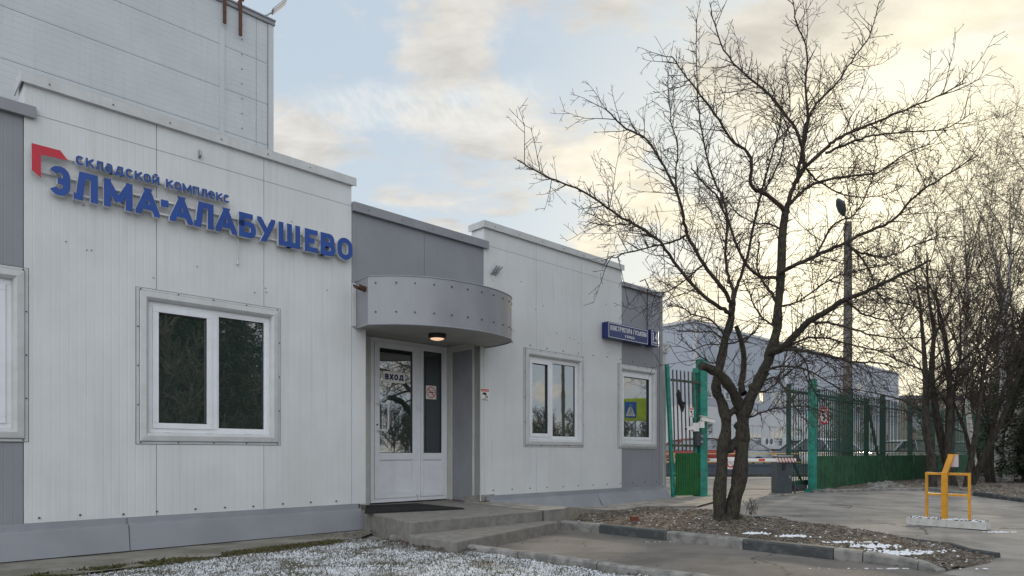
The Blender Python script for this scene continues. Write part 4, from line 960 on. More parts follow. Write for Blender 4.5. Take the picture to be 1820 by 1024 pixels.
m_ = MB(); m_.box(-.04, .06, -.04, .04, -.14, .0, 'sticker'); m_.build('mount', None, c1); m_ = MB(); m_.obox((0, 0, .06), (.30, -.05, .0), .08, .08, 'sticker'); m_.build('camera_body', None, c1); m_ = MB(); m_.obox((-.03, 0, .115), (.33, -.05, .05), .11, .012, 'sticker'); m_.build('sun_shield', None, c1)
c2 = gate_thing('security_camera', 'white security camera on the gate leaf pointing left, below the other', 'camera', 1231, 760)
m_ = MB(); m_.box(.0, .14, -.04, .05, -.08, .10, 'sticker'); m_.build('mount', None, c2); m_ = MB(); m_.obox((-.18, -.02, -.03), (.02, 0, .0), .07, .07, 'sticker'); m_.build('camera_body', None, c2); m_ = MB(); m_.cyl((-.185, -.02, -.03), (1, 0, 0), .026, .02, 12, 'black'); m_.build('camera_lens', None, c2)
r = gate_thing('camera_notice', 'small camera surveillance notice tied to the gate bars', 'sign', 1225, 742); ww, hh = .11, .21
m_ = MB(); m_.box(0, ww, -.004, 0, 0, hh, 'sticker'); m_.build('plate', None, r); cctv_notice(r, ww, hh)
bt = gate_thing('rubber_strip', 'curved black rubber strip hooked over the gate bars', 'strip', 1208, 715)
m_ = MB(); m_.tube([(-.03, 0, .26), (-.05, -.02, .18), (-.02, -.03, .03), (.05, -.02, -.10), (.06, 0, -.20)], [.02, .05, .055, .05, .03], 8, 'rubber', True, True); m_.obox((.02, 0, 0), (.12, -.03, -.03), .05, .05, 'rubber'); m_.build('strip_body', None, bt)
wr = thing('overhead_cable', 'thin black cable sagging from the office corner to the gate post', 'cable', P(1190, 612, 14.6))
a, b = P(1190, 612, 14.7), P(1240, 641, Yg); m_ = MB(); m_.tube([a.lerp(b, s)-Vector((0, 0, .25*4*s*(1-s)))-Vector(wr.location) for s in [i/10 for i in range(11)]], .007, 5, 'black'); m_.build('cable', None, wr)

# barrier
Yb = 15.4; pb = P(1389, 878, Yb); zb_ = gz(Yb)
br = thing('barrier_gate', 'dark parking barrier cabinet with a red and white boom lowered across the entrance', 'barrier', (pb.x, pb.y, zb_), R(3))
m_ = MB(); m_.box(-.17, .17, -.16, .16, .03, .74, 'cabinet'); m_.build('cabinet', None, br, .006); m_ = MB(); m_.box(-.2, .2, -.19, .19, 0, .03, 'concrete'); m_.build('plinth', None, br)
m_ = MB(); m_.box(-.14, .20, -.13, .16, .815, .87, 'cabinet'); m_.box(-.15, .21, -.14, .17, .87, .885, 'old_white'); m_.build('lid', None, br)
m_ = MB(); m_.box(-.06, .02, -.17, -.158, .55, .70, 'black'); m_.box(.10, .13, -.17, -.158, .38, .43, 'galv'); m_.build('access_panel', None, br)
m_ = MB(); ba = .79
m_.box(-3.1, .24, -.21, -.17, ba-.035, ba+.035, 'sign_white')
for k in range(7): m_.box(-.62-k*.42, -.48-k*.42, -.214, -.166, ba-.022, ba+.022, 'red_paint')
m_.build('boom', None, br)
m_ = MB()
for k in range(12): xx = -.22+k*.035; m_.obox((xx, -.225, ba+.05), (xx+.04, -.225, ba-.06), .01, .012, 'red_paint' if k % 2 else 'sign_white')
m_.build('boom_cover', None, br)
m_ = MB(); m_.obox((.2, -.05, .05), (.26, -.1, .30), .03, .03, 'cabinet'); m_.obox((.26, -.1, .02), (.26, -.1, .30), .03, .03, 'cabinet'); m_.build('stay', None, br)
rs = thing('round_sign', 'small round red bordered sign hanging from the barrier boom behind the tree', 'sign', P(1299, 822, Yb-.25))
m_ = MB(); m_.box(-.14, .14, .0, .006, -.15, .12, 'sticker'); m_.build('plate', None, rs); m_ = MB(); ringm(m_, 0, -.02, .07, .10, -.004, .004, 'red_paint', 20); m_.obox((-.05, -.003, .04), (.05, -.003, -.08), .004, .02, 'red_paint', (0, 1, 0)); m_.build('symbol', None, rs)

# yellow card reader stand
ys = thing('card_reader_stand', 'yellow metal frame stand on a snowy white concrete base at the entrance lane', 'stand', G(1687, 937), 0)
a, b = G(1616, 931), G(1757, 943); o_ = G(1687, 937); d_ = (b-a); d_.z = 0; Ly = d_.length; ys.rotation_euler.z = math.atan2(d_.y, d_.x); ys.location = (a+b)/2; ys.location.z = gz(a.y)
YS = o_.y; sx_ = Ly/141
m_ = MB(); nxp = 24; bh = .10; vs = []
for i in range(nxp+1):
    xx = -Ly/2+Ly*i/nxp; j = lambda: rnd.uniform(-.006, .006)
    vs += [(xx, -.11+j(), 0), (xx, -.105+j(), bh+j()), (xx, .11+j(), bh+j()), (xx, .115+j(), 0)]
m_.add(vs, [(i*4+q, (i+1)*4+q, (i+1)*4+(q+1) % 4, i*4+(q+1) % 4) for i in range(nxp) for q in range(4)]+[(0, 1, 2, 3), tuple(nxp*4+q for q in (3, 2, 1, 0))], 'old_white'); m_.build('base', None, ys)
m_ = MB()
for i in range(300): xx = rnd.uniform(-Ly/2+.02, Ly/2-.02); yy = rnd.uniform(-.1, .1); s = rnd.uniform(.006, .02); m_.obox((xx-s, yy, bh+.004), (xx+s, yy, bh+.006+rnd.random()*.012), s*1.6, .012, 'snow' if rnd.random() < .8 else 'leaf')
m_.build('snow_cover', None, ys)
def yx(px): return (px-1686.5)*sx_
hz_ = (935-839)/F*YS
m_ = MB(); m_.box(yx(1647), yx(1651), -.02, .02, bh, hz_, 'yellow'); m_.build('post', None, ys)
m_ = MB(); m_.box(yx(1723), yx(1727), -.02, .02, bh, hz_, 'yellow'); m_.build('post', None, ys)
m_ = MB(); m_.box(yx(1651), yx(1723), -.018, .018, hz_-.035, hz_-.002, 'yellow'); m_.build('rail', None, ys); m_ = MB(); m_.box(yx(1651), yx(1723), -.018, .018, hz_*.57, hz_*.57+.03, 'yellow'); m_.build('rail', None, ys)
m_ = MB(); m_.obox((yx(1684), -.055, bh-.005), (yx(1684), -.055, hz_-.0), .066, .066, 'yellow', (0, 1, 0)); m_.obox((yx(1684), -.055, hz_-.02), (yx(1693), .02, hz_+.25), .066, .05, 'yellow', (0, 1, 0)); m_.build('column', None, ys)
m_ = MB(); m_.box(yx(1685), yx(1703), .05, .08, hz_+.08, hz_+.25, 'pale_pink'); m_.box(yx(1684.5), yx(1703.5), .045, .085, hz_+.25, hz_+.262, 'yellow'); m_.build('reader_plate', None, ys)

# lamp pole behind the fence
Yp = 18.6; pp_ = P(1506, 0, Yp); lpst = thing('lamp_post', 'grey concrete lamp post standing behind the fence', 'lamp post', (pp_.x, Yp, gz(Yp)))
m_ = MB(); zt_ = P(0, 395, Yp).z-gz(Yp); m_.tube([(0, 0, 0), (0.02, 0, zt_)], [.135, .095], 8, 'pole', False, True); m_.build('pole', None, lpst)
m_ = MB(); m_.tube([(0, 0, zt_-.1), (-.05, 0, zt_+.12), (-.15, -.1, zt_+.25)], .02, 6, 'galv'); m_.build('arm', None, lpst)
m_ = MB(); m_.tube([(-.12, -.05, zt_+.16), (-.2, -.12, zt_+.28), (-.3, -.22, zt_+.42), (-.42, -.32, zt_+.50)], [.04, .11, .12, .05], 10, 'cabinet', True, True); m_.build('lamp_head', None, lpst)

# ------------------------------------------------------------------ bare trees
def crand(g, s=1): return Vector((g.gauss(0, s), g.gauss(0, s), g.gauss(0, s)))
def smooth_path(pts, n=4, jit=0, g=None):
    o = cat([tuple(p) for p in pts], n)
    if jit:
        for i in range(1, len(o)-1): o[i] = o[i]+crand(g, jit)
    return o
def twig(mb, g, p, d, L, r, lv, up=.12, m='twig', sp=.11, wob=.13, minr=.0028):
    n = max(2, min(6, int(L/.10)+1)); pts = [p]; dd = d.normalized()
    for i in range(n):
        dd = (dd+crand(g, wob)*.7+Vector((0, 0, up))*.5).normalized(); pts.append(pts[-1]+dd*(L/n))
    mb.tube(pts, [max(minr, r*(1-.75*i/n)) for i in range(n+1)], 3, m, False)
    if lv <= 0: return
    k = int(L/sp); 
    for i in range(k):
        s = (i+.6+g.uniform(-.3, .3))/k
        if s < .12: continue
        q = min(int(s*n), n-1); pp = pts[q].lerp(pts[q+1], s*n-q); t_ = (pts[q+1]-pts[q]).normalized()
        side = crand(g); side = (side-t_*side.dot(t_))
        if side.length < .05: continue
        side.normalize(); a = g.uniform(.6, 1.3); nd_ = (t_*math.cos(a)+side*math.sin(a)+Vector((0, 0, up)))
        twig(mb, g, pp, nd_, L*g.uniform(.22, .6)*(1.05-.55*s), r*.6, lv-1, up, m, sp, wob, minr)
def limb_twigs(mb, g, pts, rad, start=.2, step=.2, L0=.55, lv=2, up=.15, m='twig', spur=True):
    tot = sum((pts[i+1]-pts[i]).length for i in range(len(pts)-1)); acc = 0
    nxt = tot*start
    for i in range(len(pts)-1):
        seg = pts[i+1]-pts[i]; sl = seg.length
        while acc+sl > nxt:
            s = (nxt-acc)/sl; p = pts[i]+seg*s; fr_ = nxt/tot; t_ = seg.normalized(); side = crand(g); side = side-t_*side.dot(t_); side.normalize()
            a = g.uniform(.55, 1.25); dd = t_*math.cos(a)+side*math.sin(a)+Vector((0, 0, up))
            L = L0*g.choice((.3, .6, 1, 1.35))*(1.15-.6*fr_); twig(mb, g, p, dd, L, min(.010, rad[i]*.55+.002), lv if L > .2 else 1, up, m)
            nxt += step*g.uniform(.5, 1.5)
        acc += sl
# main tree, its limbs drawn from the photograph and given real depth
Y0 = 9.9; g = random.Random(5)
LM = [  # pixel path, radius start/end (px), depth at start, depth at end, twig length
 ([(1281,931),(1279,920),(1280,860),(1286,792),(1291,752),(1282,716),(1273,689),(1280,648),(1289,603),(1298,572),(1302,540)], 12.5, 6, 0, .1, 0),
 ([(1300,932),(1296,922),(1311,868),(1318,815),(1320,770),(1322,738),(1338,698),(1356,662),(1370,626),(1381,581),(1383,545),(1387,500)], 15.5, 6.5, .1, -.1, 0),
 ([(1318,740),(1310,712),(1298,689),(1280,666),(1262,656),(1246,650)], 10, 7, .1, -.5, 0),
 ([(1286,800),(1300,795),(1318,775),(1322,760)], 8, 9, .05, .1, 0),
 ([(1290,745),(1305,730),(1322,742)], 6, 8, 0, .1, 0),
 ([(1322,700),(1318,689),(1322,648),(1319,612),(1308,580)], 7, 4, .1, .3, .3),
 ([(1387,500),(1392,410),(1397,375)], 8, 6.5, -.1, 0, .3),
 ([(1301,545),(1290,521),(1251,469),(1222,416),(1210,363),(1187,310),(1152,252),(1105,223),(1076,193)], 5, 1.2, .1, -.8, .55),
 ([(1300,560),(1287,550),(1251,527),(1205,475),(1164,422),(1105,387),(1035,340),(976,316),(920,284)], 5, 1, .1, -1.3, .55),
 ([(1304,540),(1302,510),(1290,469),(1291,375),(1263,305),(1246,223),(1240,164),(1237,35)], 4.5, .8, .1, .9, .5),
 ([(1303,540),(1310,510),(1328,457),(1351,351),(1365,300),(1386,223),(1390,150)], 4.5, 1, .1, 1.2, .5),
 ([(1397,375),(1363,346),(1334,328),(1334,281),(1298,246),(1263,193),(1230,150),(1193,100)], 5, 1, 0, -1.0, .5),
 ([(1397,375),(1405,345),(1418,316),(1430,293),(1416,234),(1369,170),(1334,141),(1287,88),(1263,23)], 5.5, 1, 0, -.5, .5),
 ([(1418,322),(1430,299),(1468,264),(1493,244),(1554,218),(1589,203),(1650,178),(1716,147)], 5, 1, 0, -.9, .5),
 ([(1416,325),(1424,274),(1430,230),(1445,193),(1488,147),(1518,102),(1544,66),(1562,5)], 4, .9, .1, .7, .5),
 ([(1424,274),(1436,220),(1432,152),(1435,91),(1415,40),(1408,-10)], 3.5, .8, .2, -.2, .45),
 ([(1384,488),(1400,478),(1450,455),(1503,430),(1560,404),(1584,394),(1620,355),(1645,335),(1700,300),(1740,275)], 5, 1, -.1, -1.4, .55),
 ([(1397,370),(1430,338),(1468,320),(1520,312),(1564,305),(1610,272),(1660,255)], 4, 1, 0, 1.2, .5),
 ([(1468,272),(1523,249),(1560,240),(1615,234),(1676,229),(1732,200)], 3, .9, -.3, .6, .45),
 ([(1370,626),(1392,617),(1415,594),(1437,572),(1468,554),(1500,533),(1530,522),(1573,502),(1620,480),(1655,462)], 8, 1.5, -.1, -1.6, .6),
 ([(1385,622),(1420,622),(1461,630),(1520,644),(1560,645),(1600,655)], 4, 1, -.2, -1.8, .5),
 ([(1384,492),(1351,492),(1322,463),(1300,410),(1275,351),(1250,325),(1228,300)], 4, 1, -.1, -1.3, .5),
 ([(1356,662),(1390,650),(1440,660),(1490,690),(1530,705)], 3, .8, -.1, -.9, .5),
 ([(1400,610),(1430,640),(1445,690),(1480,730)], 2.2, .8, -.2, .6, .45),
 ([(1392,617),(1450,600),(1510,612),(1570,625),(1610,620)], 3, .8, -.2, .9, .5),
 ([(1338,698),(1370,690),(1410,655),(1450,640),(1500,660)], 2.2, .8, .0, .8, .45),
 ([(1318,612),(1345,585),(1350,560),(1365,535)], 2, .8, .2, .6, .4),
 ([(1280,648),(1255,640),(1230,620),(1205,600)], 1.8, .7, .05, .5, .35),
 ([(1289,603),(1260,590),(1225,590),(1195,585)], 2, .7, .05, .3, .35),
 ([(1503,430),(1540,470),(1560,520),(1600,560)], 2.4, .8, -.5, -.2, .45),
 ([(1383,545),(1420,535),(1470,500),(1530,480),(1580,470)], 2.6, .8, -.1, .9, .5),
 ([(1340,690),(1375,670),(1400,700),(1425,740),(1450,760)], 2.6, .8, .0, -.8, .35),
 ([(1325,745),(1370,728),(1420,722),(1480,735)], 2.2, .7, .1, -.7, .35),
 ([(1384,545),(1370,520),(1355,500),(1345,470),(1350,430)], 4, 1.4, -.1, .8, .4),
 ([(1290,600),(1265,570),(1235,560),(1205,545),(1185,545)], 2.2, .8, .05, -.6, .4),
 ([(1328,600),(1300,610),(1260,612),(1225,625)], 2.4, .8, .1, -.5, .4),
 ([(1437,572),(1480,575),(1530,590),(1580,600),(1640,600)], 3, 1, -.6, -1.2, .5),
 ([(1222,416),(1195,430),(1150,440),(1100,455),(1075,462)], 2.5, .8, -.3, -1.2, .45),
 ([(1251,469),(1215,500),(1180,520),(1130,520)], 2.2, .8, -.2, .6, .4),
 ([(1351,351),(1380,300),(1395,250),(1405,190),(1395,110)], 2.5, .8, .5, 1.2, .45),
 ([(1430,293),(1450,320),(1500,345),(1550,350),(1600,335)], 2.5, .8, 0, 1.3, .45),
 ([(1210,363),(1200,320),(1205,260),(1190,200),(1187,120)], 2.3, .8, -.4, .2, .45),
 ([(1164,422),(1130,400),(1080,400),(1040,395)], 2, .8, -.6, -.2, .4),
 ([(1380,581),(1350,560),(1330,520),(1320,495)], 2.5, .9, -.1, .5, .4),
 ([(1500,533),(1540,560),(1590,570),(1640,545)], 2.4, .9, -.9, -.6, .45),
 ([(1503,430),(1530,450),(1580,455),(1640,430),(1700,420)], 2.4, .8, -.5, .4, .45),
 ([(1450,455),(1480,400),(1520,380),(1545,330),(1560,270)], 2.4, .8, -.4, -.9, .45),
 ([(1392,410),(1370,400),(1340,395),(1310,380),(1290,350)], 2.4, .8, 0, 1.1, .45),
]
base1 = Vector(((1290-CX)/F*Y0, Y0, gz(Y0)+.02))
apple = thing('apple_tree', 'large leafless spreading tree with twin crooked trunks on the planting bed', 'tree', base1)
tk, cr = MB(), MB()
for pts, r0, r1, d0, d1, tl in LM:
    n = len(pts); Wp = [P(a, b, Y0+d0+(d1-d0)*i/(n-1)) for i, (a, b) in enumerate(pts)]
    q = smooth_path(Wp, 5, .006 if r0 < 6 else .004, g); k = len(q); rad = [(r0+(r1-r0)*((i/(k-1))**.8))/F*Y0 for i in range(k)]
    if r0 > 9:
        rad = [a*(1+.10*math.sin(i*.9+r0)) for i, a in enumerate(rad)]
    if r0 > 12: rad[0] *= 1.9; rad[1] *= 1.4; rad[2] *= 1.15
    big = r0 > 3.4
    if r0 < 6.6: rad = [a*.85 for a in rad]
    (tk if big else cr).tube(q, rad, 12 if r0 > 9 else (7 if big else 5), 'bark_moss' if r0 > 6 else 'twig', True, r0 > 9)
    if r0 > 15:      # knots
        for _ in range(9):
            i = g.randrange(4, k-2); p = q[i]+crand(g, rad[i]*.5); tk.tube([p-Vector((0, 0, rad[i]*.7)), p, p+Vector((0, 0, rad[i]*.7))], [rad[i]*.3, rad[i]*.75, rad[i]*.3], 7, 'bark_moss', True, True)
    if tl:
        limb_twigs(cr, g, q, rad, .06, .10, tl*.62, 2, .16)
        limb_twigs(cr, g, q, [.009]*k, .08, .125, tl*1.85, 3, -.04 if pts[-1][1] > 440 else .07, 'twig')
    elif r0 > 15: limb_twigs(cr, g, q[18:], rad[18:], .1, .3, .3, 2, .05)
tk.cyl(P(1245, 650, Y0-.4), (1, -.3, -.3), .06, .02, 10, 'black')
tk.shift(base1); cr.shift(base1)
tk.build('trunk', None, apple); cr.build('crown', None, apple)

def gen_tree(seed, stems, H, spread, mt='bark', mtw='twig', up=.28, lv=2, droop=0, dens=1.0, r0=.12, ltw=.6, minr=.0034, first=.25):
    g = random.Random(seed); tk, cr = MB(), MB()
    def branch(p, d, L, r, depth):
        n = 6; pts = [p]; dd = d.normalized()
        for i in range(n): dd = (dd+crand(g, .13)+Vector((0, 0, up*.35-(droop*.5 if depth > 1 else 0)))).normalized(); pts.append(pts[-1]+dd*(L/n))
        rad = [max(minr, r*(1-.9*i/n)) for i in range(n+1)]
        (tk if depth == 0 else cr).tube(pts, rad, 8 if depth == 0 else 4, mt if depth < 1 or (mt == 'bark' and depth < 2) else mtw, True)
        if depth >= 2:
            for i in range(int(L*6.5*dens)):
                s = g.uniform(.1, 1)*n; q = min(int(s), n-1); pp = pts[q].lerp(pts[q+1], s-q); t_ = (pts[q+1]-pts[q]).normalized()
                side = crand(g); side = (side-t_*side.dot(t_)).normalized(); a = g.uniform(.4, 1.1)
                twig(cr, g, pp, t_*math.cos(a)+side*math.sin(a)+Vector((0, 0, .1-droop)), ltw*g.uniform(.4, 1.2), .007, lv-1, .1-droop*1.2, mtw, .16, .2, minr)
            return
        k = int((7 if depth == 0 else 5)*dens+L*.5)
        for i in range(k):
            s = (first if depth == 0 else .15)+(1-(first if depth == 0 else .15))*(i+g.random()*.8)/k; s = min(s, .98)*n; q = min(int(s), n-1); pp = pts[q].lerp(pts[q+1], s-q); t_ = (pts[q+1]-pts[q]).normalized()
            side = Vector((g.gauss(0, 1), g.gauss(0, 1), g.gauss(0, .3))); side = (side-t_*side.dot(t_)).normalized(); a = g.uniform(.45, 1.0)*spread
            branch(pp, t_*math.cos(a)+side*math.sin(a), L*g.uniform(.35, .62)*(1.1-.45*s/n), rad[q]*.43, depth+1)
    for (x, y, dx, dy, hh, rr) in stems: branch(Vector((x, y, -.1)), Vector((dx, dy, 1)), H*hh, r0*rr, 0)
    return tk, cr
def plant(name, label, seed, x, y, z=None, group=None, rz=0, **kw):
    tk, cr = gen_tree(seed, **kw); r = thing(name, label, 'tree', (x, y, gz(y) if z is None else z), rz, group); tk.build('trunk', None, r); cr.build('crown', None, r); return r
Yt = 17.2
def tx(px, Y): return (px-CX)/F*Y
plant('bare_tree', 'dark bare tree with one thick trunk, nearest the fence left of the cluster', 21, tx(1657, 17.0), 17.0, stems=[(0, 0, -.03, .0, 1, 1.1)], H=5.9, spread=1.5, up=.16, dens=1.2, r0=.115, first=.32)
plant('bare_tree', 'dense dark bare tree with several close upright trunks in the middle of the cluster', 22, tx(1693, 17.3), 17.3, stems=[(-.1, 0, -.10, .02, 1, .95), (.12, .1, .0, 0, 1.05, 1.05), (.25, -.1, .13, .02, .95, .7), (0, .2, .05, .1, .9, .55)], H=6.0, spread=1.15, up=.2, dens=.95, r0=.115, first=.3)
plant('bare_tree', 'dark bare tree leaning right with forked trunk, at the right side of the cluster', 23, tx(1722, 17.8), 17.8, stems=[(0, 0, .10, 0, 1, .85), (.1, 0, -.05, .1, .85, .6)], H=5.6, spread=1.3, up=.18, dens=1.1, r0=.11, first=.28)
plant('bare_tree', 'slim bare tree leaning left beside the birch trunks', 24, tx(1758, 19), 19.0, stems=[(0, 0, -.22, 0, 1, 1), (.15, 0, .05, .0, .9, .7)], H=5.8, spread=.9, dens=1.0, r0=.08)
birch_kw = dict(mt='birch_bark', mtw='twig_pale', up=.45, droop=.22, spread=.62, r0=.12, ltw=.7, minr=.0036, first=.3)
plant('birch_tree', 'tall birch with white trunk leaning slightly left, left one of the pair', 31, tx(1775, 20.5), 20.5, stems=[(0, 0, -.05, 0, 1, 1.1)], H=9.6, dens=.95, **birch_kw)
plant('birch_tree', 'tall birch with white trunk standing upright, right one of the pair', 32, tx(1791, 20.0), 20.0, stems=[(0, 0, .0, 0, 1, 1.25), (.1, .1, .09, .0, .9, .9)], H=9.3, dens=.9, **birch_kw)
plant('birch_tree', 'thin pale birch rising behind the dark tree cluster, farther left', 33, tx(1735, 25), 25.0, stems=[(0, 0, -.03, 0, 1, .9)], H=10.2, dens=.95, **birch_kw)
plant('birch_tree', 'pale birch at the right edge of the view behind the spruces', 34, tx(1850, 24), 24.0, stems=[(0, 0, -.02, 0, 1, 1)], H=10.0, dens=.9, **birch_kw)
# background trees beyond the fence
bgt = plant('bare_tree', 'distant bare tree behind the fence between the lamp post and the cluster', 41, tx(1640, 52), 52, z=.2, stems=[(0, 0, 0, 0, 1, 1), (.5, 0, .15, 0, .8, .7)], H=6.2, spread=1.0, dens=1.0, r0=.14, ltw=.9, minr=.010)
for k, (px, Y, s, lb) in enumerate(((1745, 42, 1.05, 'distant bare tree beyond the fence left of the birches'), (1790, 36, 1.05, 'bare tree beyond the fence right behind the birch pair'), (1830, 30, 1.0, 'bare tree beyond the fence at the right edge of the view'))):
    c = copy_tree(bgt); c.location = (tx(px, Y), Y, .2); c.rotation_euler.z = 1.3*k+.7; c.scale = (s, s, s); c['label'] = lb
def spruce(seed, H, Rr):
    g = random.Random(seed); tk, cr = MB(), MB(); tk.tube([(0, 0, -.1), (0, 0, H)], [.13, .02], 7, 'bark')
    z = .7
    while z < H:
        rr = Rr*(1-(z/H))**.8+.12; n = int(7+rr*3)
        for i in range(n):
            a = g.uniform(0, 6.28); L = rr*g.uniform(.75, 1.1); p0 = Vector((0, 0, z+g.uniform(-.1, .1))); tip = p0+Vector((math.cos(a)*L, math.sin(a)*L, -.28*L+g.uniform(-.05, .1)))
            cr.tube([p0, p0.lerp(tip, .5)+Vector((0, 0, .06)), tip], [.018, .012, .004], 3, 'twig')
            for k in range(int(L*26)):
                s = g.uniform(.15, 1); b = p0.lerp(tip, s)+Vector((0, 0, .05*math.sin(s*3.14))); wd = .30*(1.1-s)*L*.6+.08
                q = b+Vector((g.uniform(-wd, wd), g.uniform(-wd, wd), g.uniform(-.13, .02))); d = (q-b)*.7+crand(g, .05); d.z -= .03; e = d.cross(Vector((0, 0, 1))+crand(g, .4)); e = e.normalized()*.028
                cr.add([q-d*.5-e, q+d*.6, q-d*.5+e], [(0, 1, 2)], 'needles')
        z += .17
    return tk, cr
tk, cr = spruce(3, 7.0, 1.9)
sp1 = thing('spruce_tree', 'dark green spruce at the right edge behind the birch trunks', 'tree', (tx(1822, 21), 21.0, .15)); tk.build('trunk', None, sp1); cr.build('crown', None, sp1)
for k, (x, y, s, lb) in enumerate(((tx(1868, 19), 19.0, 1.0, 'dark spruce just past the right edge beside the birches'), (tx(1790, 27), 27.0, .75, 'shorter spruce behind the birch trunks'))):
    c = copy_tree(sp1); c.location = (x, y, .15); c.scale = (s, s, s); c.rotation_euler.z = k+1; c['label'] = lb
sp1.scale = (.8, .8, .75)
# woodland across the street, mirrored in the windows
def merged(name, src, spots, m):
    out_ = MB()
    for (x, y, a, sc_) in spots:
        c_, s_ = math.cos(a)*sc_, math.sin(a)*sc_
        for q in src:
            b = len(out_.v); out_.v.extend((x+v[0]*c_-v[1]*s_, y+v[0]*s_+v[1]*c_, v[2]*sc_) for v in q.v)
            mi_ = [out_.mi(k) for k in q.mats]; out_.f.extend([b+i for i in f] for f in q.f); out_.m.extend(mi_[k] for k in q.m); out_.s.extend(q.s)
    return tag(out_.build(name), kind='stuff')
g = random.Random(77)
tkw, crw = gen_tree(51, stems=[(0, 0, 0, 0, 1, 1), (.5, .3, .1, .1, .8, .7)], H=5.5, spread=.8, dens=.9, r0=.13, ltw=.9, minr=.03, lv=1, mt='twig_pale', mtw='twig_pale')
merged('woodland', (tkw, crw), [(g.uniform(42, 62), -26+.85*k+g.uniform(-.8, .8), g.uniform(0, 6), g.uniform(.6, .82)) for k in range(84)], None)
merged('bare_thicket', (tkw, crw), [(g.uniform(12, 15.5), -13+1.1*k, g.uniform(0, 6), g.uniform(.6, .9)) for k in range(13)], None)
merged('spruce_thicket', (tk, cr), [(g.uniform(15, 22), -14+1.7*k, g.uniform(0, 6), g.uniform(1.1, 1.5)) for k in range(9)]+[(g.uniform(17, 23), -13.5+1.4*k, g.uniform(0, 6), g.uniform(1.2, 1.6)) for k in range(10)], None)
# pedestrian crossing sign mirrored in the corner window, street lamp mirrored beside it
uc = (w4[0]+w4[1])/2; cw_ = W(uc, 0); v_ = Vector((cw_.x, cw_.y)).normalized(); rdir = v_-N*2*v_.dot(N); ps = Vector((cw_.x, cw_.y))+rdir*11.5
yc = P(0, 728, 1).z; path = Vector((cw_.x, cw_.y)).length+11.5; fcos = Vector((cw_.x, cw_.y)).length
zsn = HC+(HOR-728)/F*(cw_.y/ fcos*path)
cs = thing('crossing_sign', 'yellow green pedestrian crossing sign mirrored in the corner window', 'sign', (ps.x, ps.y, 0), math.atan2(rdir.y, rdir.x)+R(-90)+R(6))
m_ = MB(); m_.cyl((0, .05, 1.5), (0, 0, 1), .04, 3, 10, 'galv'); m_.build('pole', None, cs); m_ = MB(); m_.box(-.48, .48, -.02, .02, zsn-.42, zsn+.42, 'signal_yellow'); m_.build('backboard', None, cs, .03); m_ = MB(); m_.box(-.05, .37, -.035, -.022, zsn-.30, zsn+.30, 'road_sign_blue'); m_.build('blue_square', None, cs)
m_ = MB(); m_.prism([(-.01, zsn-.24), (.33, zsn-.24), (.16, zsn+.22)], -.04, -.036, 'sign_white'); m_.build('triangle', None, cs)
m_ = MB(); m_.obox((.16, -.045, zsn+.0), (.15, -.045, zsn+.09), .05, .01, 'black'); m_.obox((.16, -.045, zsn), (.08, -.045, zsn-.18), .03, .01, 'black'); m_.obox((.16, -.045, zsn), (.23, -.045, zsn-.18), .03, .01, 'black'); m_.cyl((.16, -.045, zsn+.12), (0, 1, 0), .03, .01, 10, 'black'); m_.build('walking_figure', None, cs)
cw3 = W(fu(1005), 0); v3 = Vector((cw3.x, cw3.y)).normalized(); r3 = v3-N*2*v3.dot(N); p3 = Vector((cw3.x, cw3.y))+r3*17
sl_ = thing('street_pole', 'plain grey roadside pole mirrored in the middle window', 'pole', (p3.x, p3.y, 0)); m_ = MB(); m_.tube([(0, 0, 0), (0, 0, 6.5), (-.3, .1, 7)], [.09, .07, .05], 10, 'pole'); m_.build('shaft', None, sl_)

# ------------------------------------------------------------------ small ground cover and debris
def inside(p, poly):
    c = False; j = len(poly)-1
    for i in range(len(poly)):
        a, b = poly[i], poly[j]
        if (a[1] > p[1]) != (b[1] > p[1]) and p[0] < (b[0]-a[0])*(p[1]-a[1])/(b[1]-a[1])+a[0]: c = not c
        j = i
    return c
def scatter(poly, n, g, ymin=3.0, ymax=40, bias=None):
    xs = [p[0] for p in poly]; ys = [max(ymin, min(p[1], ymax)) for p in poly]; out_ = []
    while len(out_) < n:
        p = (g.uniform(min(xs), max(xs)), g.uniform(min(ys), max(ys)))
        if inside(p, poly): out_.append(p)
    return out_
g = random.Random(8)
mb = MB(); mf = MB()
for x, y in scatter([(p[0], p[1]) for p in lawn_poly], 22000, g, 4.4):
    z = .03+nz(x, y, 3, .03); a = g.uniform(0, 6.28); h_ = g.uniform(.010, .038); w_ = .0035; dx, dy = math.cos(a), math.sin(a)
    mb.add([(x-dx*w_, y-dy*w_, z), (x+dx*w_, y+dy*w_, z), (x+g.gauss(0, .018), y+g.gauss(0, .018), z+h_)], [(0, 1, 2)], 'blade')
for x, y in scatter([(p[0], p[1]) for p in lawn_poly], 10000, g, 4.4):
    if mnoise.noise(Vector((x*2.4, y*2.4, 0))) < g.uniform(-.25, .25): continue
    z = .034+nz(x, y, 3, .03); s = g.uniform(.003, .009); mf.obox((x-s, y, z), (x+s, y+g.uniform(-s, s), z+.004), s*1.2, .008, 'snow')
tag(mb.build('grass'), kind='stuff'); tag(mf.build('snow_flecks'), kind='stuff')
ml = MB()
def leafm(x, y, z, s, m):
    a = g.uniform(0, 6.28); c_, s_ = math.cos(a)*s, math.sin(a)*s; t1, t2 = g.uniform(0, .6)*s, g.uniform(0, .6)*s
    ml.add([(x-c_, y-s_, z), (x+s_*.6, y-c_*.6, z+t1), (x+c_, y+s_, z+.2*s), (x-s_*.6, y+c_*.6, z+t2)], [(0, 1, 2), (0, 2, 3)], m)
bp2 = [(p[0], p[1]) for p in bed_poly]
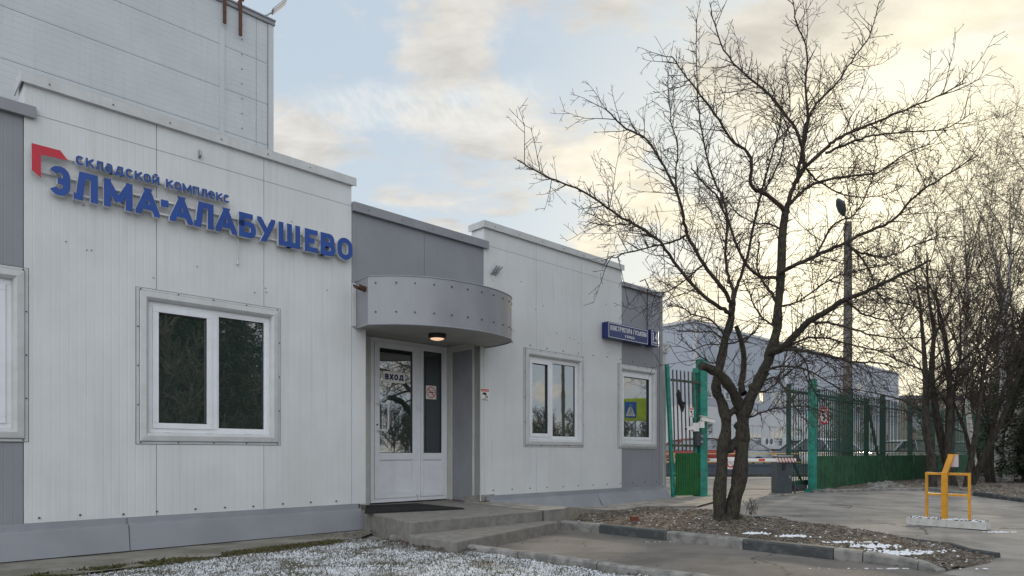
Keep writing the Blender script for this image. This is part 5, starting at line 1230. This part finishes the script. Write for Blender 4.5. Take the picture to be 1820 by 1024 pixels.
for x, y in scatter(bp2, 15000, g): leafm(x, y, gz(y)+.05+bedh(x, y), g.uniform(.008, .022), g.choice(('leaf', 'leaf_pale', 'leaf_pale', 'leaf', 'bed', 'leaf')) if g.random() < .93 else 'snow')
for x, y in scatter([(p[0], p[1]) for p in fbp], 9000, g, 3, 26): leafm(x, y, gz(y)+.03+fbh(x, y), g.uniform(.02, .045), g.choice(('leaf', 'leaf_pale', 'leaf_pale')))
for k in range(130):
    s = g.random(); p = G(690, 968).lerp(G(830, 988), s); leafm(p.x+g.gauss(0, .10)-.05, p.y+g.gauss(0, .05), .055, g.uniform(.02, .04), 'leaf')
for k in range(60): p = W(g.uniform(-3.0, -2.2), g.uniform(.3, .8)); leafm(p.x, p.y, .06, g.uniform(.015, .03), 'leaf')
for x, y in scatter([(p[0], p[1]) for p in path_poly], 60, g): leafm(x, y, gz(y)+.016, g.uniform(.008, .02), 'leaf')
tag(ml.build('leaf_litter'), kind='stuff')
# snow patches on kerb and bed
ms = MB()
def patch(px, py, rx, ry, h_=.02, n=60, lift=.1):
    c = G(px, py)
    for _ in range(n):
        x, y = c.x+g.gauss(0, rx), c.y+g.gauss(0, ry); s = g.uniform(.008, .034); z = gz(y)+lift-.012
        k = 6; ring_ = [(x+math.cos(6.283*i/k)*s*g.uniform(.7, 1.2), y+math.sin(6.283*i/k)*s*g.uniform(.6, 1.1), z) for i in range(k)]
        ms.add(ring_+[(x, y, z+h_*g.uniform(.5, 1.2))], [(i, (i+1) % k, k) for i in range(k)], 'snow', True)
patch(1345, 966, .09, .035, .02, 30, .13); patch(1410, 972, .10, .04, .02, 40, .13); patch(1550, 988, .12, .07, .02, 60, .11); patch(1600, 1001, .15, .04, .02, 60, .10); patch(1590, 996, .25, .07, .015, 50, .10)
patch(1500, 982, .12, .03, .015, 30, .12); patch(1770, 946, .10, .03, .012, 30, .012); patch(1200, 965, .25, .01, .008, 24, .02); patch(870, 959, .18, .03, .006, 20, .024); patch(1600, 1013, .3, .012, .01, 60, .02)
tag(ms.build('snow_patches'), kind='stuff')
# rubble by the fence
for k in range(13):
    px = 1535+g.uniform(0, 85) if k > 3 else 1545+k*16; c = G(px, 868+g.uniform(-3, 3)); s = g.uniform(.05, .12) if k > 3 else g.uniform(.14, .24)
    m_ = MB(); vs = []; nn_ = 8
    for j in range(4):
        rr = (1, .95, .6, .15)[j]*s; vs += [(math.cos(6.283*i/nn_)*rr*g.uniform(.7, 1.25), math.sin(6.283*i/nn_)*rr*g.uniform(.6, 1.1), s*(0, .35, .65, .8)[j]*g.uniform(.8, 1.15)) for i in range(nn_)]
    m_.add(vs, [(j*nn_+i, j*nn_+(i+1) % nn_, (j+1)*nn_+(i+1) % nn_, (j+1)*nn_+i) for j in range(3) for i in range(nn_)]+[list(range(3*nn_, 4*nn_))], 'kerb_grey'); o = m_.build('rubble'); o.location = c
    tag(o, 'broken grey concrete lump in the rubble heap at the foot of the fence', 'rubble', 'broken concrete lumps heaped by the fence')
c = G(1127, 934); m_ = MB(); m_.box(-.06, .06, -.03, .03, 0, .075, 'brick'); o = m_.build('brick', None, None, .006); o.location = (c.x, c.y, .07); o.rotation_euler = (.1, .05, .5); tag(o, 'broken red brick lying on the planting bed', 'brick')
# little shrub at the trunk foot
c = G(1335, 918); sh = thing('dry_shrub', 'small dry twiggy sapling at the foot of the large tree', 'shrub', (c.x, c.y, c.z+.03)); m_ = MB()
for k in range(16): twig(m_, g, Vector((g.gauss(0, .05), g.gauss(0, .05), 0)), Vector((g.gauss(0, .35), g.gauss(0, .3), 1)), g.uniform(.12, .3), .004, 1, .2, 'twig')
m_.build('stems', None, sh)
